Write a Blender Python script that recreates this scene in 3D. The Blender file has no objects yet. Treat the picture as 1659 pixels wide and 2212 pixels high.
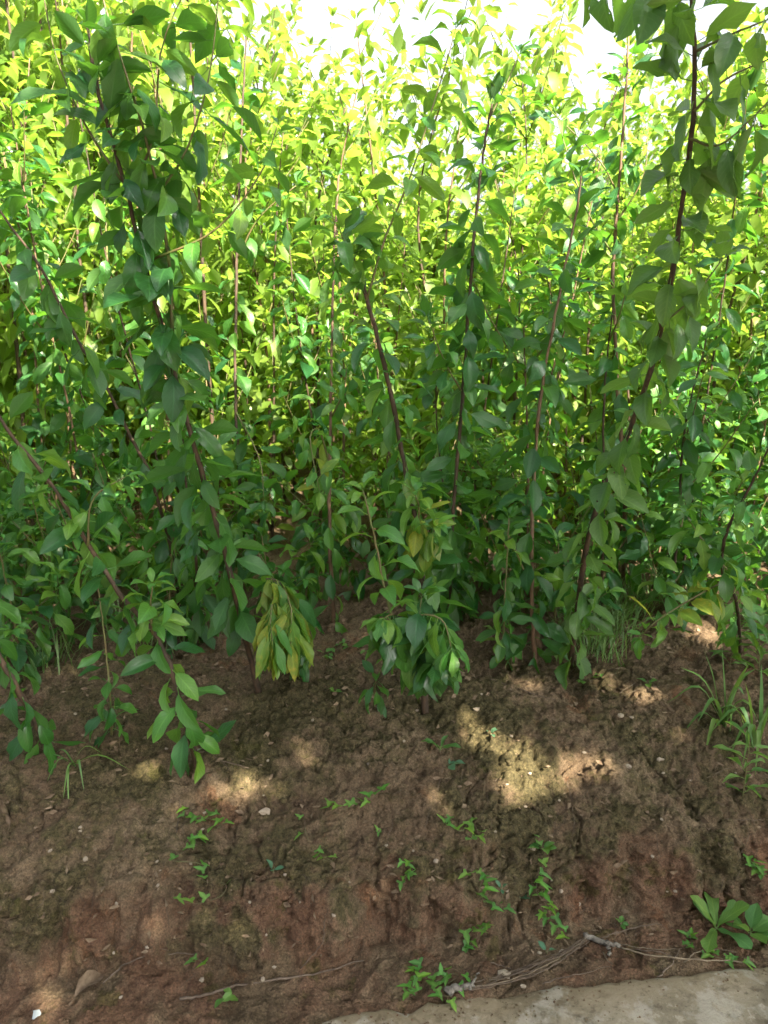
import bpy, math, random
import numpy as np
from mathutils import Vector, Matrix
from mathutils.bvhtree import BVHTree

R = math.radians
scn = bpy.context.scene
col = scn.collection
rng = random.Random(7)

# ------------------------------------------------------------------ camera, sky, sun, exposure
CAM_Z, PITCH, VFOV = 1.5, R(13.7), R(67.0)
cam_d = bpy.data.cameras.new('camera')
cam = bpy.data.objects.new('camera', cam_d)
col.objects.link(cam)
cam.location = (0, 0, CAM_Z)
cam.rotation_euler = (math.pi / 2 - PITCH, 0, 0)
cam_d.sensor_fit = 'VERTICAL'
cam_d.angle = VFOV
cam_d.clip_start = 0.05
cam_d.clip_end = 2000
cam_d.dof.use_dof = True
cam_d.dof.focus_distance = 2.1
cam_d.dof.aperture_fstop = 3.2
scn.camera = cam

TO_SUN = Vector((0.44, -0.60, 0.67)).normalized()
SUN_EL = math.asin(TO_SUN.z)
world = bpy.data.worlds.new('World')
scn.world = world
world.use_nodes = True
wn = world.node_tree
bg = wn.nodes['Background']
sky = wn.nodes.new('ShaderNodeTexSky')
sky.sky_type = 'NISHITA'
sky.sun_disc = False
sky.sun_elevation = SUN_EL
sky.sun_rotation = math.atan2(TO_SUN.x, TO_SUN.y)
sky.air_density = 1.0
sky.dust_density = 8.0
sky.ozone_density = 1.0
hsv = wn.nodes.new('ShaderNodeHueSaturation')      # humid, hazy summer sky: much paler than clear blue
hsv.inputs['Saturation'].default_value = 0.30
wn.links.new(sky.outputs[0], hsv.inputs['Color'])
wn.links.new(hsv.outputs[0], bg.inputs[0])
bg.inputs[1].default_value = 0.076
sun_d = bpy.data.lights.new('sun', 'SUN')
sun_d.energy = 5.0
sun_d.angle = R(0.53)
sun_d.color = (1.0, 0.88, 0.66)
sun = bpy.data.objects.new('sun', sun_d)
col.objects.link(sun)
sun.rotation_euler = (-TO_SUN).to_track_quat('-Z', 'Y').to_euler()
sun.location = TO_SUN * 30

vs = scn.view_settings
vs.view_transform = 'Standard'
vs.look = 'None'
vs.exposure = 3.0
vs.gamma = 1.0
vs.use_curve_mapping = False
scn.render.engine = 'CYCLES'
scn.cycles.use_denoising = True
scn.cycles.denoising_prefilter = 'ACCURATE'
scn.cycles.denoising_input_passes = 'RGB_ALBEDO_NORMAL'
scn.cycles.max_bounces = 5
scn.cycles.diffuse_bounces = 3
scn.cycles.transmission_bounces = 3
scn.cycles.transparent_max_bounces = 8
scn.cycles.sample_clamp_indirect = 6.0

# ------------------------------------------------------------------ photograph pixel -> world (1659 x 2212 scale)
FPX = 1106.0 / math.tan(VFOV / 2)
FWD = Vector((0, math.cos(PITCH), -math.sin(PITCH)))
UPV = Vector((0, math.sin(PITCH), math.cos(PITCH)))
EYE = Vector((0, 0, CAM_Z))

def ray(px, py):
    return (FWD + Vector((1, 0, 0)) * ((px - 829.5) / FPX) + UPV * ((1106 - py) / FPX))

def at(px, py, depth):
    return EYE + ray(px, py) * depth

def project(p):
    d = p - EYE
    z = d.dot(FWD)
    return 829.5 + FPX * d.x / z, 1106 - FPX * d.dot(UPV) / z, z

# ------------------------------------------------------------------ noise
def _hash(ix, iy, seed):
    h = (ix.astype(np.int64) * 374761393 + iy.astype(np.int64) * 668265263 + seed * 1442695041) & 0xFFFFFFFF
    h = ((h ^ (h >> 13)) * 1274126177) & 0xFFFFFFFF
    h = h ^ (h >> 16)
    return (h & 0xFFFFFF) / float(0xFFFFFF)

def vnoise(x, y, seed=0):
    x = np.asarray(x, float); y = np.asarray(y, float)
    ix = np.floor(x); iy = np.floor(y)
    fx = x - ix; fy = y - iy
    fx = fx * fx * fx * (fx * (fx * 6 - 15) + 10)
    fy = fy * fy * fy * (fy * (fy * 6 - 15) + 10)
    a = _hash(ix, iy, seed); b = _hash(ix + 1, iy, seed)
    c = _hash(ix, iy + 1, seed); d = _hash(ix + 1, iy + 1, seed)
    return ((a * (1 - fx) + b * fx) * (1 - fy) + (c * (1 - fx) + d * fx) * fy) * 2 - 1

def fbm(x, y, seed=0, octv=4):
    s = 0; a = 1.0; t = 0
    for k in range(octv):
        ca, sa = math.cos(0.7 * k), math.sin(0.7 * k)
        s = s + a * vnoise((x * ca - y * sa) * 2 ** k, (x * sa + y * ca) * 2 ** k, seed + k * 17)
        t += a; a *= 0.5
    return s / t

# ------------------------------------------------------------------ object helpers
def tag(o, label=None, cat=None, group=None, kind=None):
    if label: o['label'] = label
    if cat: o['category'] = cat
    if group: o['group'] = group
    if kind: o['kind'] = kind
    return o

def link(name, data, parent=None):
    o = bpy.data.objects.new(name, data)
    col.objects.link(o)
    if parent is not None:
        o.parent = parent
    return o

def empty(name, loc):
    o = link(name, None)
    o.location = loc
    o.empty_display_size = 0.05
    return o

def mesh(name, verts, faces, mat, uvs=None, smooth=True):
    me = bpy.data.meshes.new(name)
    me.from_pydata(verts, [], faces)
    if uvs is not None:
        lay = me.uv_layers.new(name='UVMap')
        idx = np.empty(len(me.loops), np.int32)
        me.loops.foreach_get('vertex_index', idx)
        lay.data.foreach_set('uv', np.asarray(uvs, np.float32)[idx].ravel())
    if smooth:
        me.polygons.foreach_set('use_smooth', np.ones(len(me.polygons), bool))
    me.materials.append(mat)
    me.update()
    return me

def spline(pts, n):
    """Catmull-Rom through pts, n samples"""
    P = [2 * pts[0] - pts[1]] + list(pts) + [2 * pts[-1] - pts[-2]]
    m = len(pts) - 1
    out = []
    for i in range(n):
        t = i / (n - 1) * m
        k = min(int(t), m - 1)
        f = t - k
        a, b, c, d = P[k], P[k + 1], P[k + 2], P[k + 3]
        out.append(0.5 * ((2 * b) + (c - a) * f + (2 * a - 5 * b + 4 * c - d) * f * f + (3 * b - a - 3 * c + d) * f ** 3))
    return out

def tube_data(path, radii, sides=6, knots=0.0, r=rng):
    V, F = [], []
    n = len(path)
    ref = Vector((0.31, 0.95, 0.02))
    for i, p in enumerate(path):
        t = (path[min(i + 1, n - 1)] - path[max(i - 1, 0)]).normalized()
        u = (ref - t * ref.dot(t))
        if u.length < 1e-3:
            u = Vector((1, 0, 0))
        u.normalize()
        w = t.cross(u)
        rr = radii[i] * (1 + r.uniform(-knots, knots))
        for k in range(sides):
            a = 2 * math.pi * k / sides
            V.append(p + (u * math.cos(a) + w * math.sin(a)) * rr)
    for i in range(n - 1):
        for k in range(sides):
            a = i * sides + k; b = i * sides + (k + 1) % sides
            F.append((a, b, b + sides, a + sides))
    F.append(tuple(range(sides))[::-1])
    F.append(tuple(range((n - 1) * sides, n * sides)))
    return V, F

# ------------------------------------------------------------------ materials
def new_mat(name):
    m = bpy.data.materials.new(name)
    m.use_nodes = True
    nt = m.node_tree
    nt.nodes.clear()
    out = nt.nodes.new('ShaderNodeOutputMaterial')
    return m, nt, out

class NT:
    def __init__(s, nt): s.nt = nt
    def n(s, t, **kw):
        nd = s.nt.nodes.new(t)
        for k, v in kw.items(): setattr(nd, k, v)
        return nd
    def l(s, a, b): s.nt.links.new(a, b)
    def val(s, x):
        return x
    def math(s, op, a, b=None, c=None, clamp=False):
        nd = s.n('ShaderNodeMath', operation=op, use_clamp=clamp)
        for i, x in enumerate((a, b, c)):
            if x is None: continue
            if isinstance(x, (int, float)): nd.inputs[i].default_value = x
            else: s.l(x, nd.inputs[i])
        return nd.outputs[0]
    def mix(s, f, a, b, blend='MIX'):
        nd = s.n('ShaderNodeMix', data_type='RGBA', blend_type=blend)
        for i, x in ((0, f), (6, a), (7, b)):
            if isinstance(x, (int, float)): nd.inputs[i].default_value = x
            elif isinstance(x, tuple): nd.inputs[i].default_value = (*x, 1)
            else: s.l(x, nd.inputs[i])
        return nd.outputs[2]
    def noise(s, vec, scale, detail=4, rough=0.55, out=0, dist=0.0):
        nd = s.n('ShaderNodeTexNoise')
        nd.inputs['Scale'].default_value = scale
        nd.inputs['Detail'].default_value = detail
        nd.inputs['Roughness'].default_value = rough
        nd.inputs['Distortion'].default_value = dist
        if vec is not None: s.l(vec, nd.inputs['Vector'])
        return nd.outputs[out]
    def ramp(s, f, stops):
        nd = s.n('ShaderNodeValToRGB')
        e = nd.color_ramp.elements
        while len(e) < len(stops): e.new(0.5)
        for k, (p, c) in enumerate(stops):
            e[k].position = p
            e[k].color = (*c, 1) if isinstance(c, tuple) else (c, c, c, 1)
        s.l(f, nd.inputs[0])
        return nd.outputs[0]
    def mapr(s, f, a, b, c=0.0, d=1.0):
        nd = s.n('ShaderNodeMapRange', interpolation_type='SMOOTHSTEP')
        s.l(f, nd.inputs[0])
        for i, x in enumerate((a, b, c, d)): nd.inputs[1 + i].default_value = x
        return nd.outputs[0]

def leaf_mat(name, c0, c1, c2, trans, tfac=0.42, rough=0.42, spec=0.45, spots=0.0, spot_col=(0.32, 0.26, 0.03),
             holes=0.0, veins=True, back=0.35):
    m, nt, out = new_mat(name)
    g = NT(nt)
    geo = g.n('ShaderNodeNewGeometry')
    oi = g.n('ShaderNodeObjectInfo')
    rnd = g.math('FRACT', g.math('ADD', g.math('MULTIPLY', oi.outputs['Random'], 7.31), geo.outputs['Random Per Island']))
    rnd2 = g.math('FRACT', g.math('MULTIPLY', rnd, 17.77))
    c = g.ramp(rnd, [(0.0, c0), (0.5, c1), (1.0, c2)])
    uv = g.n('ShaderNodeUVMap')
    sep = g.n('ShaderNodeSeparateXYZ'); g.l(uv.outputs[0], sep.inputs[0])
    tc = g.n('ShaderNodeTexCoord')
    # blotchy variation over the blade
    bl = g.noise(tc.outputs['Object'], 45, 3)
    c = g.mix(g.mapr(bl, 0.35, 0.75, 0.0, 0.35), c, g.mix(1.0, c, (0.55, 0.6, 0.5), 'MULTIPLY'))
    au = g.math('ABSOLUTE', g.math('SUBTRACT', sep.outputs[0], 0.5))
    height = None
    if veins:
        mid = g.mapr(au, 0.02, 0.06, 1.0, 0.0)
        lat = g.math('FRACT', g.math('MULTIPLY', g.math('SUBTRACT', sep.outputs[1], g.math('MULTIPLY', au, 0.55)), 8.5))
        latd = g.math('ABSOLUTE', g.math('SUBTRACT', lat, 0.5))
        lm = g.mapr(latd, 0.03, 0.14, 0.6, 0.0)
        vm = g.math('MAXIMUM', mid, lm)
        c = g.mix(g.math('MULTIPLY', vm, 0.8), c, g.mix(1.0, c, (2.1, 1.8, 1.7), 'MULTIPLY'))
        height = g.math('MULTIPLY', vm, -1.0)
    if spots > 0:
        sp = g.noise(tc.outputs['Object'], 60, 5, 0.65)
        amt = g.math('MULTIPLY', g.mapr(sp, 0.62 - 0.18 * spots, 0.72 - 0.1 * spots), g.mapr(rnd2, 0.2, 0.9, 0.25, 1.0))
        c = g.mix(g.math('MULTIPLY', amt, 0.9), c, spot_col)
    if veins:
        bs = g.noise(tc.outputs['Object'], 38, 4, 0.7)
        c = g.mix(g.math('MULTIPLY', g.mapr(bs, 0.68, 0.74), g.mapr(rnd2, 0.55, 0.95, 0.0, 0.8)), c, (0.10, 0.065, 0.028))
    # paler leaf underside
    cb = g.mix(back, c, (0.17, 0.24, 0.11))
    c = g.mix(geo.outputs['Backfacing'], c, cb)
    p = g.n('ShaderNodeBsdfPrincipled')
    g.l(c, p.inputs['Base Color'])
    g.l(g.mapr(rnd2, 0.0, 1.0, rough - 0.10, rough + 0.16), p.inputs['Roughness'])
    p.inputs['Specular IOR Level'].default_value = spec
    if height is not None:
        bp = g.n('ShaderNodeBump'); bp.inputs['Strength'].default_value = 0.35; bp.inputs['Distance'].default_value = 0.002
        g.l(height, bp.inputs['Height']); g.l(bp.outputs[0], p.inputs['Normal'])
    tr = g.n('ShaderNodeBsdfTranslucent')
    tcol = g.mix(g.mapr(rnd2, 0.0, 1.0, 0.0, 0.6), trans, (trans[0] * 0.62, trans[1] * 0.8, trans[2] * 0.8))
    if spots > 0:
        tcol = g.mix(g.math('MULTIPLY', amt, 0.6), tcol, (0.5, 0.42, 0.05))
    g.l(tcol, tr.inputs['Color'])
    ms = g.n('ShaderNodeMixShader'); ms.inputs[0].default_value = tfac
    g.l(p.outputs[0], ms.inputs[1]); g.l(tr.outputs[0], ms.inputs[2])
    sh = ms.outputs[0]
    if holes > 0:
        vo = g.n('ShaderNodeTexVoronoi'); vo.inputs['Scale'].default_value = 42
        g.l(tc.outputs['Object'], vo.inputs['Vector'])
        ad = g.math('ADD', vo.outputs['Distance'], g.math('MULTIPLY', g.noise(tc.outputs['Object'], 90, 2), 0.12))
        thr = g.math('MULTIPLY', g.mapr(rnd2, 0.35, 0.9), holes)
        hm = g.math('LESS_THAN', ad, thr)
        tp = g.n('ShaderNodeBsdfTransparent')
        m2 = g.n('ShaderNodeMixShader')
        g.l(hm, m2.inputs[0]); g.l(sh, m2.inputs[1]); g.l(tp.outputs[0], m2.inputs[2])
        sh = m2.outputs[0]
    g.l(sh, out.inputs[0])
    return m

def plain_mat(name, c0, c1, scale=30, rough=0.8, bump=0.3, spec=0.3, stretch=(1, 1, 1), dist=0.002):
    m, nt, out = new_mat(name)
    g = NT(nt)
    tc = g.n('ShaderNodeTexCoord')
    mp = g.n('ShaderNodeMapping'); mp.inputs['Scale'].default_value = stretch
    g.l(tc.outputs['Object'], mp.inputs[0])
    oi = g.n('ShaderNodeObjectInfo')
    f = g.noise(mp.outputs[0], scale, 5, 0.6)
    ge = g.n('ShaderNodeNewGeometry')
    c = g.mix(g.mapr(f, 0.3, 0.7), c0, c1)
    c = g.mix(g.math('MULTIPLY', ge.outputs['Random Per Island'], 0.5), c, g.mix(1.0, c, (0.45, 0.45, 0.45), 'MULTIPLY'))
    c = g.mix(g.math('MULTIPLY', oi.outputs['Random'], 0.35), c, g.mix(1.0, c, (0.6, 0.6, 0.6), 'MULTIPLY'))
    p = g.n('ShaderNodeBsdfPrincipled')
    g.l(c, p.inputs['Base Color'])
    p.inputs['Roughness'].default_value = rough
    p.inputs['Specular IOR Level'].default_value = spec
    b = g.n('ShaderNodeBump'); b.inputs['Strength'].default_value = bump; b.inputs['Distance'].default_value = dist
    g.l(g.noise(mp.outputs[0], scale * 2.3, 5, 0.6), b.inputs['Height'])
    g.l(b.outputs[0], p.inputs['Normal'])
    g.l(p.outputs[0], out.inputs[0])
    return m

def soil_mat():
    m, nt, out = new_mat('red_soil')
    g = NT(nt)
    tc = g.n('ShaderNodeTexCoord')
    o = tc.outputs['Object']
    sep = g.n('ShaderNodeSeparateXYZ'); g.l(o, sep.inputs[0])
    f1 = g.noise(o, 3.2, 6, 0.6)
    f2 = g.noise(o, 17, 6, 0.65)
    f3 = g.noise(o, 70, 5, 0.7)
    c = g.ramp(g.math('ADD', g.math('MULTIPLY', f1, 0.6), g.math('MULTIPLY', f2, 0.4)),
               [(0.33, (0.074, 0.049, 0.032)), (0.47, (0.126, 0.088, 0.057)), (0.62, (0.185, 0.138, 0.090))])
    # fresh red clay where the cut face is bare
    mz = g.math('MULTIPLY', g.mapr(sep.outputs[2], 0.235, 0.14), g.mapr(sep.outputs[2], -0.05, 0.03))
    vs_ = g.n('ShaderNodeMapping'); vs_.inputs['Scale'].default_value = (1.0, 1.0, 0.55); g.l(o, vs_.inputs[0])
    red = g.math('MULTIPLY', mz, g.mapr(g.noise(vs_.outputs[0], 4.6, 5, 0.6), 0.44, 0.60))
    c = g.mix(g.math('MULTIPLY', red, 0.62), c, g.mix(f2, (0.098, 0.044, 0.028), (0.165, 0.084, 0.052)))
    red2 = g.mapr(g.noise(o, 7.5, 4, 0.6, dist=0.6), 0.60, 0.68)
    c = g.mix(g.math('MULTIPLY', red2, 0.55), c, (0.150, 0.072, 0.038))
    # moss and algae crust
    mo = g.math('ADD', g.math('MULTIPLY', g.noise(o, 4.1, 5, 0.62, dist=0.4), 0.65), g.math('MULTIPLY', g.noise(o, 23, 5, 0.7), 0.35))
    near = g.mapr(sep.outputs[1], 2.9, 2.1)
    moss = g.math('MULTIPLY', g.math('MULTIPLY', g.mapr(mo, 0.43, 0.55), near), g.mapr(red, 0.6, 0.0))
    moss = g.math('MULTIPLY', moss, g.mapr(sep.outputs[2], 0.03, 0.11, 0.2, 1.0))
    mc = g.mix(g.mapr(f3, 0.35, 0.65), (0.040, 0.037, 0.017), (0.098, 0.083, 0.040))
    c = g.mix(g.math('MULTIPLY', moss, 0.92), c, mc)
    bright = g.math('MULTIPLY', g.mapr(g.noise(o, 9.0, 4, 0.6), 0.60, 0.68), near)
    c = g.mix(g.math('MULTIPLY', bright, 0.55), c, g.mix(f3, (0.040, 0.045, 0.012), (0.085, 0.080, 0.018)))
    # pale dry crumbs and dark damp specks
    c = g.mix(g.mapr(f3, 0.58, 0.70, 0.0, 0.5), c, (0.215, 0.162, 0.110))
    c = g.mix(g.mapr(f3, 0.42, 0.30, 0.0, 0.55), c, (0.026, 0.017, 0.012))
    f4 = g.noise(o, 170, 6, 0.8); f5 = g.noise(o, 330, 3, 0.8)
    c = g.mix(g.mapr(f4, 0.51, 0.61, 0.0, 0.6), c, g.mix(1.0, c, (1.75, 1.7, 1.6), 'MULTIPLY'))
    c = g.mix(g.mapr(f4, 0.49, 0.40, 0.0, 0.7), c, g.mix(1.0, c, (0.42, 0.40, 0.38), 'MULTIPLY'))
    c = g.mix(g.mapr(f5, 0.60, 0.70, 0.0, 0.5), c, (0.27, 0.21, 0.15))
    p = g.n('ShaderNodeBsdfPrincipled')
    g.l(c, p.inputs['Base Color'])
    p.inputs['Roughness'].default_value = 0.93
    p.inputs['Specular IOR Level'].default_value = 0.15
    h = g.math('ADD', g.math('MULTIPLY', g.noise(o, 60, 7, 0.72), 1.0), g.math('MULTIPLY', g.noise(o, 210, 4, 0.75), 0.6))
    b = g.n('ShaderNodeBump'); b.inputs['Strength'].default_value = 1.0; b.inputs['Distance'].default_value = 0.016
    g.l(h, b.inputs['Height']); g.l(b.outputs[0], p.inputs['Normal'])
    g.l(p.outputs[0], out.inputs[0])
    return m

def concrete_mat():
    m, nt, out = new_mat('weathered_concrete')
    g = NT(nt)
    tc = g.n('ShaderNodeTexCoord'); o = tc.outputs['Object']
    sep = g.n('ShaderNodeSeparateXYZ'); g.l(o, sep.inputs[0])
    f1 = g.noise(o, 5.0, 6, 0.6); f2 = g.noise(o, 40, 5, 0.7); f3 = g.noise(o, 2.1, 3)
    c = g.ramp(f1, [(0.38, (0.115,0.096,0.068)), (0.50, (0.200,0.170,0.126)), (0.62, (0.300,0.262,0.208))])
    c = g.mix(g.mapr(f2, 0.55, 0.64, 0, 0.6), c, (0.33, 0.295, 0.245))
    c = g.mix(g.mapr(f2, 0.45, 0.36, 0, 0.6), c, (0.065, 0.055, 0.040))
    cv = g.n('ShaderNodeTexVoronoi', feature='DISTANCE_TO_EDGE'); cv.inputs['Scale'].default_value = 2.3
    wv = g.n('ShaderNodeMix', data_type='VECTOR'); wv.inputs[0].default_value = 0.12
    g.l(o, wv.inputs[4]); g.l(g.noise(o, 6, 5, 0.6, out=1), wv.inputs[5]); g.l(wv.outputs[1], cv.inputs['Vector'])
    c = g.mix(g.mapr(cv.outputs['Distance'], 0.012, 0.0, 0.0, 0.6), c, (0.05, 0.042, 0.03))
    st = g.noise(o, 13, 6, 0.7, dist=0.8)
    c = g.mix(g.mapr(st, 0.52, 0.64, 0, 0.55), c, (0.085, 0.072, 0.052))
    # soil dust washed on to the edge
    u = g.math('SUBTRACT', sep.outputs[1], g.math('MULTIPLY', sep.outputs[0], 0.168))
    dust = g.math('MULTIPLY', g.mapr(g.math('ADD', u, g.math('MULTIPLY', g.math('SUBTRACT', f1, 0.5), 0.25)), 1.26, 1.43), 0.75)
    c = g.mix(dust, c, (0.150, 0.112, 0.066))
    pale = g.mapr(g.noise(o, 9.0, 5, 0.65), 0.54, 0.64, 0, 0.55)
    c = g.mix(pale, c, (0.33, 0.305, 0.265))
    p = g.n('ShaderNodeBsdfPrincipled'); g.l(c, p.inputs['Base Color'])
    p.inputs['Roughness'].default_value = 0.88; p.inputs['Specular IOR Level'].default_value = 0.2
    b = g.n('ShaderNodeBump'); b.inputs['Strength'].default_value = 0.9; b.inputs['Distance'].default_value = 0.008
    g.l(g.noise(o, 55, 8, 0.75), b.inputs['Height']); g.l(b.outputs[0], p.inputs['Normal'])
    g.l(p.outputs[0], out.inputs[0])
    return m

M = {}
M['soil'] = soil_mat()
M['concrete'] = concrete_mat()
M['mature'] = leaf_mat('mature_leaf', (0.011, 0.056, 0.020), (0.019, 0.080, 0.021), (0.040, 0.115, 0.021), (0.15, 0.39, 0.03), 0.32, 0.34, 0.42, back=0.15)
M['holed'] = leaf_mat('insect_holed_leaf', (0.036, 0.100, 0.028), (0.050, 0.122, 0.030), (0.074, 0.150, 0.032), (0.22, 0.42, 0.04), 0.36, 0.36, 0.42, holes=0.19, back=0.25)
M['young'] = leaf_mat('young_leaf', (0.034, 0.130, 0.028), (0.052, 0.160, 0.028), (0.095, 0.190, 0.024), (0.26, 0.46, 0.04), 0.36, 0.36, 0.4, back=0.15)
M['yellow'] = leaf_mat('yellowing_leaf', (0.070, 0.160, 0.022), (0.100, 0.180, 0.022), (0.150, 0.195, 0.022), (0.44, 0.46, 0.04), 0.42, 0.45, 0.4, spots=0.8)
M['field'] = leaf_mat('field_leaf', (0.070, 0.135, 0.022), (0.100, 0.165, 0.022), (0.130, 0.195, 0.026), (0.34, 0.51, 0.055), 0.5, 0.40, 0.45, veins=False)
M['far'] = leaf_mat('far_foliage', (0.05, 0.09, 0.035), (0.06, 0.10, 0.035), (0.075, 0.115, 0.035), (0.2, 0.28, 0.06), 0.35, 0.5, 0.3, veins=False)
M['weed'] = leaf_mat('weed_leaf', (0.040, 0.125, 0.034), (0.058, 0.145, 0.032), (0.085, 0.165, 0.030), (0.26, 0.45, 0.06), 0.38, 0.5, 0.35)
M['bluish'] = leaf_mat('bluish_seedling_leaf', (0.05, 0.13, 0.075), (0.06, 0.145, 0.085), (0.075, 0.155, 0.085), (0.15, 0.3, 0.12), 0.3, 0.5, 0.3, veins=False)
M['grass'] = leaf_mat('grass_blade', (0.055, 0.140, 0.045), (0.075, 0.160, 0.045), (0.110, 0.190, 0.042), (0.25, 0.4, 0.06), 0.35, 0.45, 0.4, veins=False)
M['bark'] = plain_mat('sapling_bark', (0.098, 0.060, 0.037), (0.034, 0.026, 0.020), 75, 0.75, 0.5, 0.3, (1, 1, 0.35))
M['barkpale'] = plain_mat('pale_bark', (0.20, 0.125, 0.078), (0.09, 0.056, 0.036), 60, 0.7, 0.5, 0.3, (1, 1, 0.35))
M['shoot'] = plain_mat('green_shoot', (0.10, 0.13, 0.035), (0.14, 0.10, 0.045), 30, 0.55, 0.2, 0.4)
M['vine'] = plain_mat('vine_stem', (0.11, 0.12, 0.05), (0.12, 0.07, 0.05), 30, 0.6, 0.2)
M['twig'] = plain_mat('dry_twig', (0.15, 0.115, 0.088), (0.07, 0.05, 0.038), 50, 0.9, 0.5, 0.2)
M['twigpale'] = plain_mat('pale_dry_stalk', (0.22, 0.175, 0.125), (0.13, 0.10, 0.07), 50, 0.85, 0.4, 0.2)
M['greywood'] = plain_mat('grey_dead_wood', (0.22, 0.20, 0.175), (0.09, 0.078, 0.066), 70, 0.9, 0.7, 0.2, (1, 1, 1), 0.004)
M['dryleaf'] = plain_mat('dry_leaf', (0.21, 0.155, 0.105), (0.09, 0.058, 0.036), 45, 0.8, 0.4, 0.25)
M['pebble'] = plain_mat('pale_pebble', (0.42, 0.36, 0.29), (0.24, 0.185, 0.135), 50, 0.85, 0.5, 0.25)
M['clod'] = plain_mat('soil_clod', (0.095, 0.062, 0.040), (0.050, 0.030, 0.021), 90, 0.95, 0.9, 0.1, (1, 1, 1), 0.004)
M['trunk'] = plain_mat('tree_bark', (0.11, 0.085, 0.065), (0.06, 0.045, 0.035), 12, 0.9, 0.8, 0.2, (1, 1, 0.2), 0.02)
M['paper'] = plain_mat('white_scrap', (0.42, 0.46, 0.48), (0.36, 0.40, 0.42), 40, 0.7, 0.2, 0.3)

# ------------------------------------------------------------------ ground: one sheet (bank, slope, field floor, horizon)
SK = 0.168
def skew(x):
    return SK * 2.6 * np.tanh(np.asarray(x, float) / 2.6)

prof = [(-80, -0.05), (-4, -0.05), (1.36, -0.05), (1.395, 0.004), (1.425, 0.016), (1.50, 0.016), (1.575, 0.020),
        (1.595, 0.045), (1.612, 0.105), (1.635, 0.165), (1.68, 0.208), (1.76, 0.252), (1.88, 0.315), (2.02, 0.362), (2.2, 0.405),
        (2.5, 0.44), (3.0, 0.455), (4.5, 0.46), (8.0, 0.48), (20, 0.55), (60, 0.7), (400, 1.0)]
pu = np.array([p[0] for p in prof]); pz = np.array([p[1] for p in prof])

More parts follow.
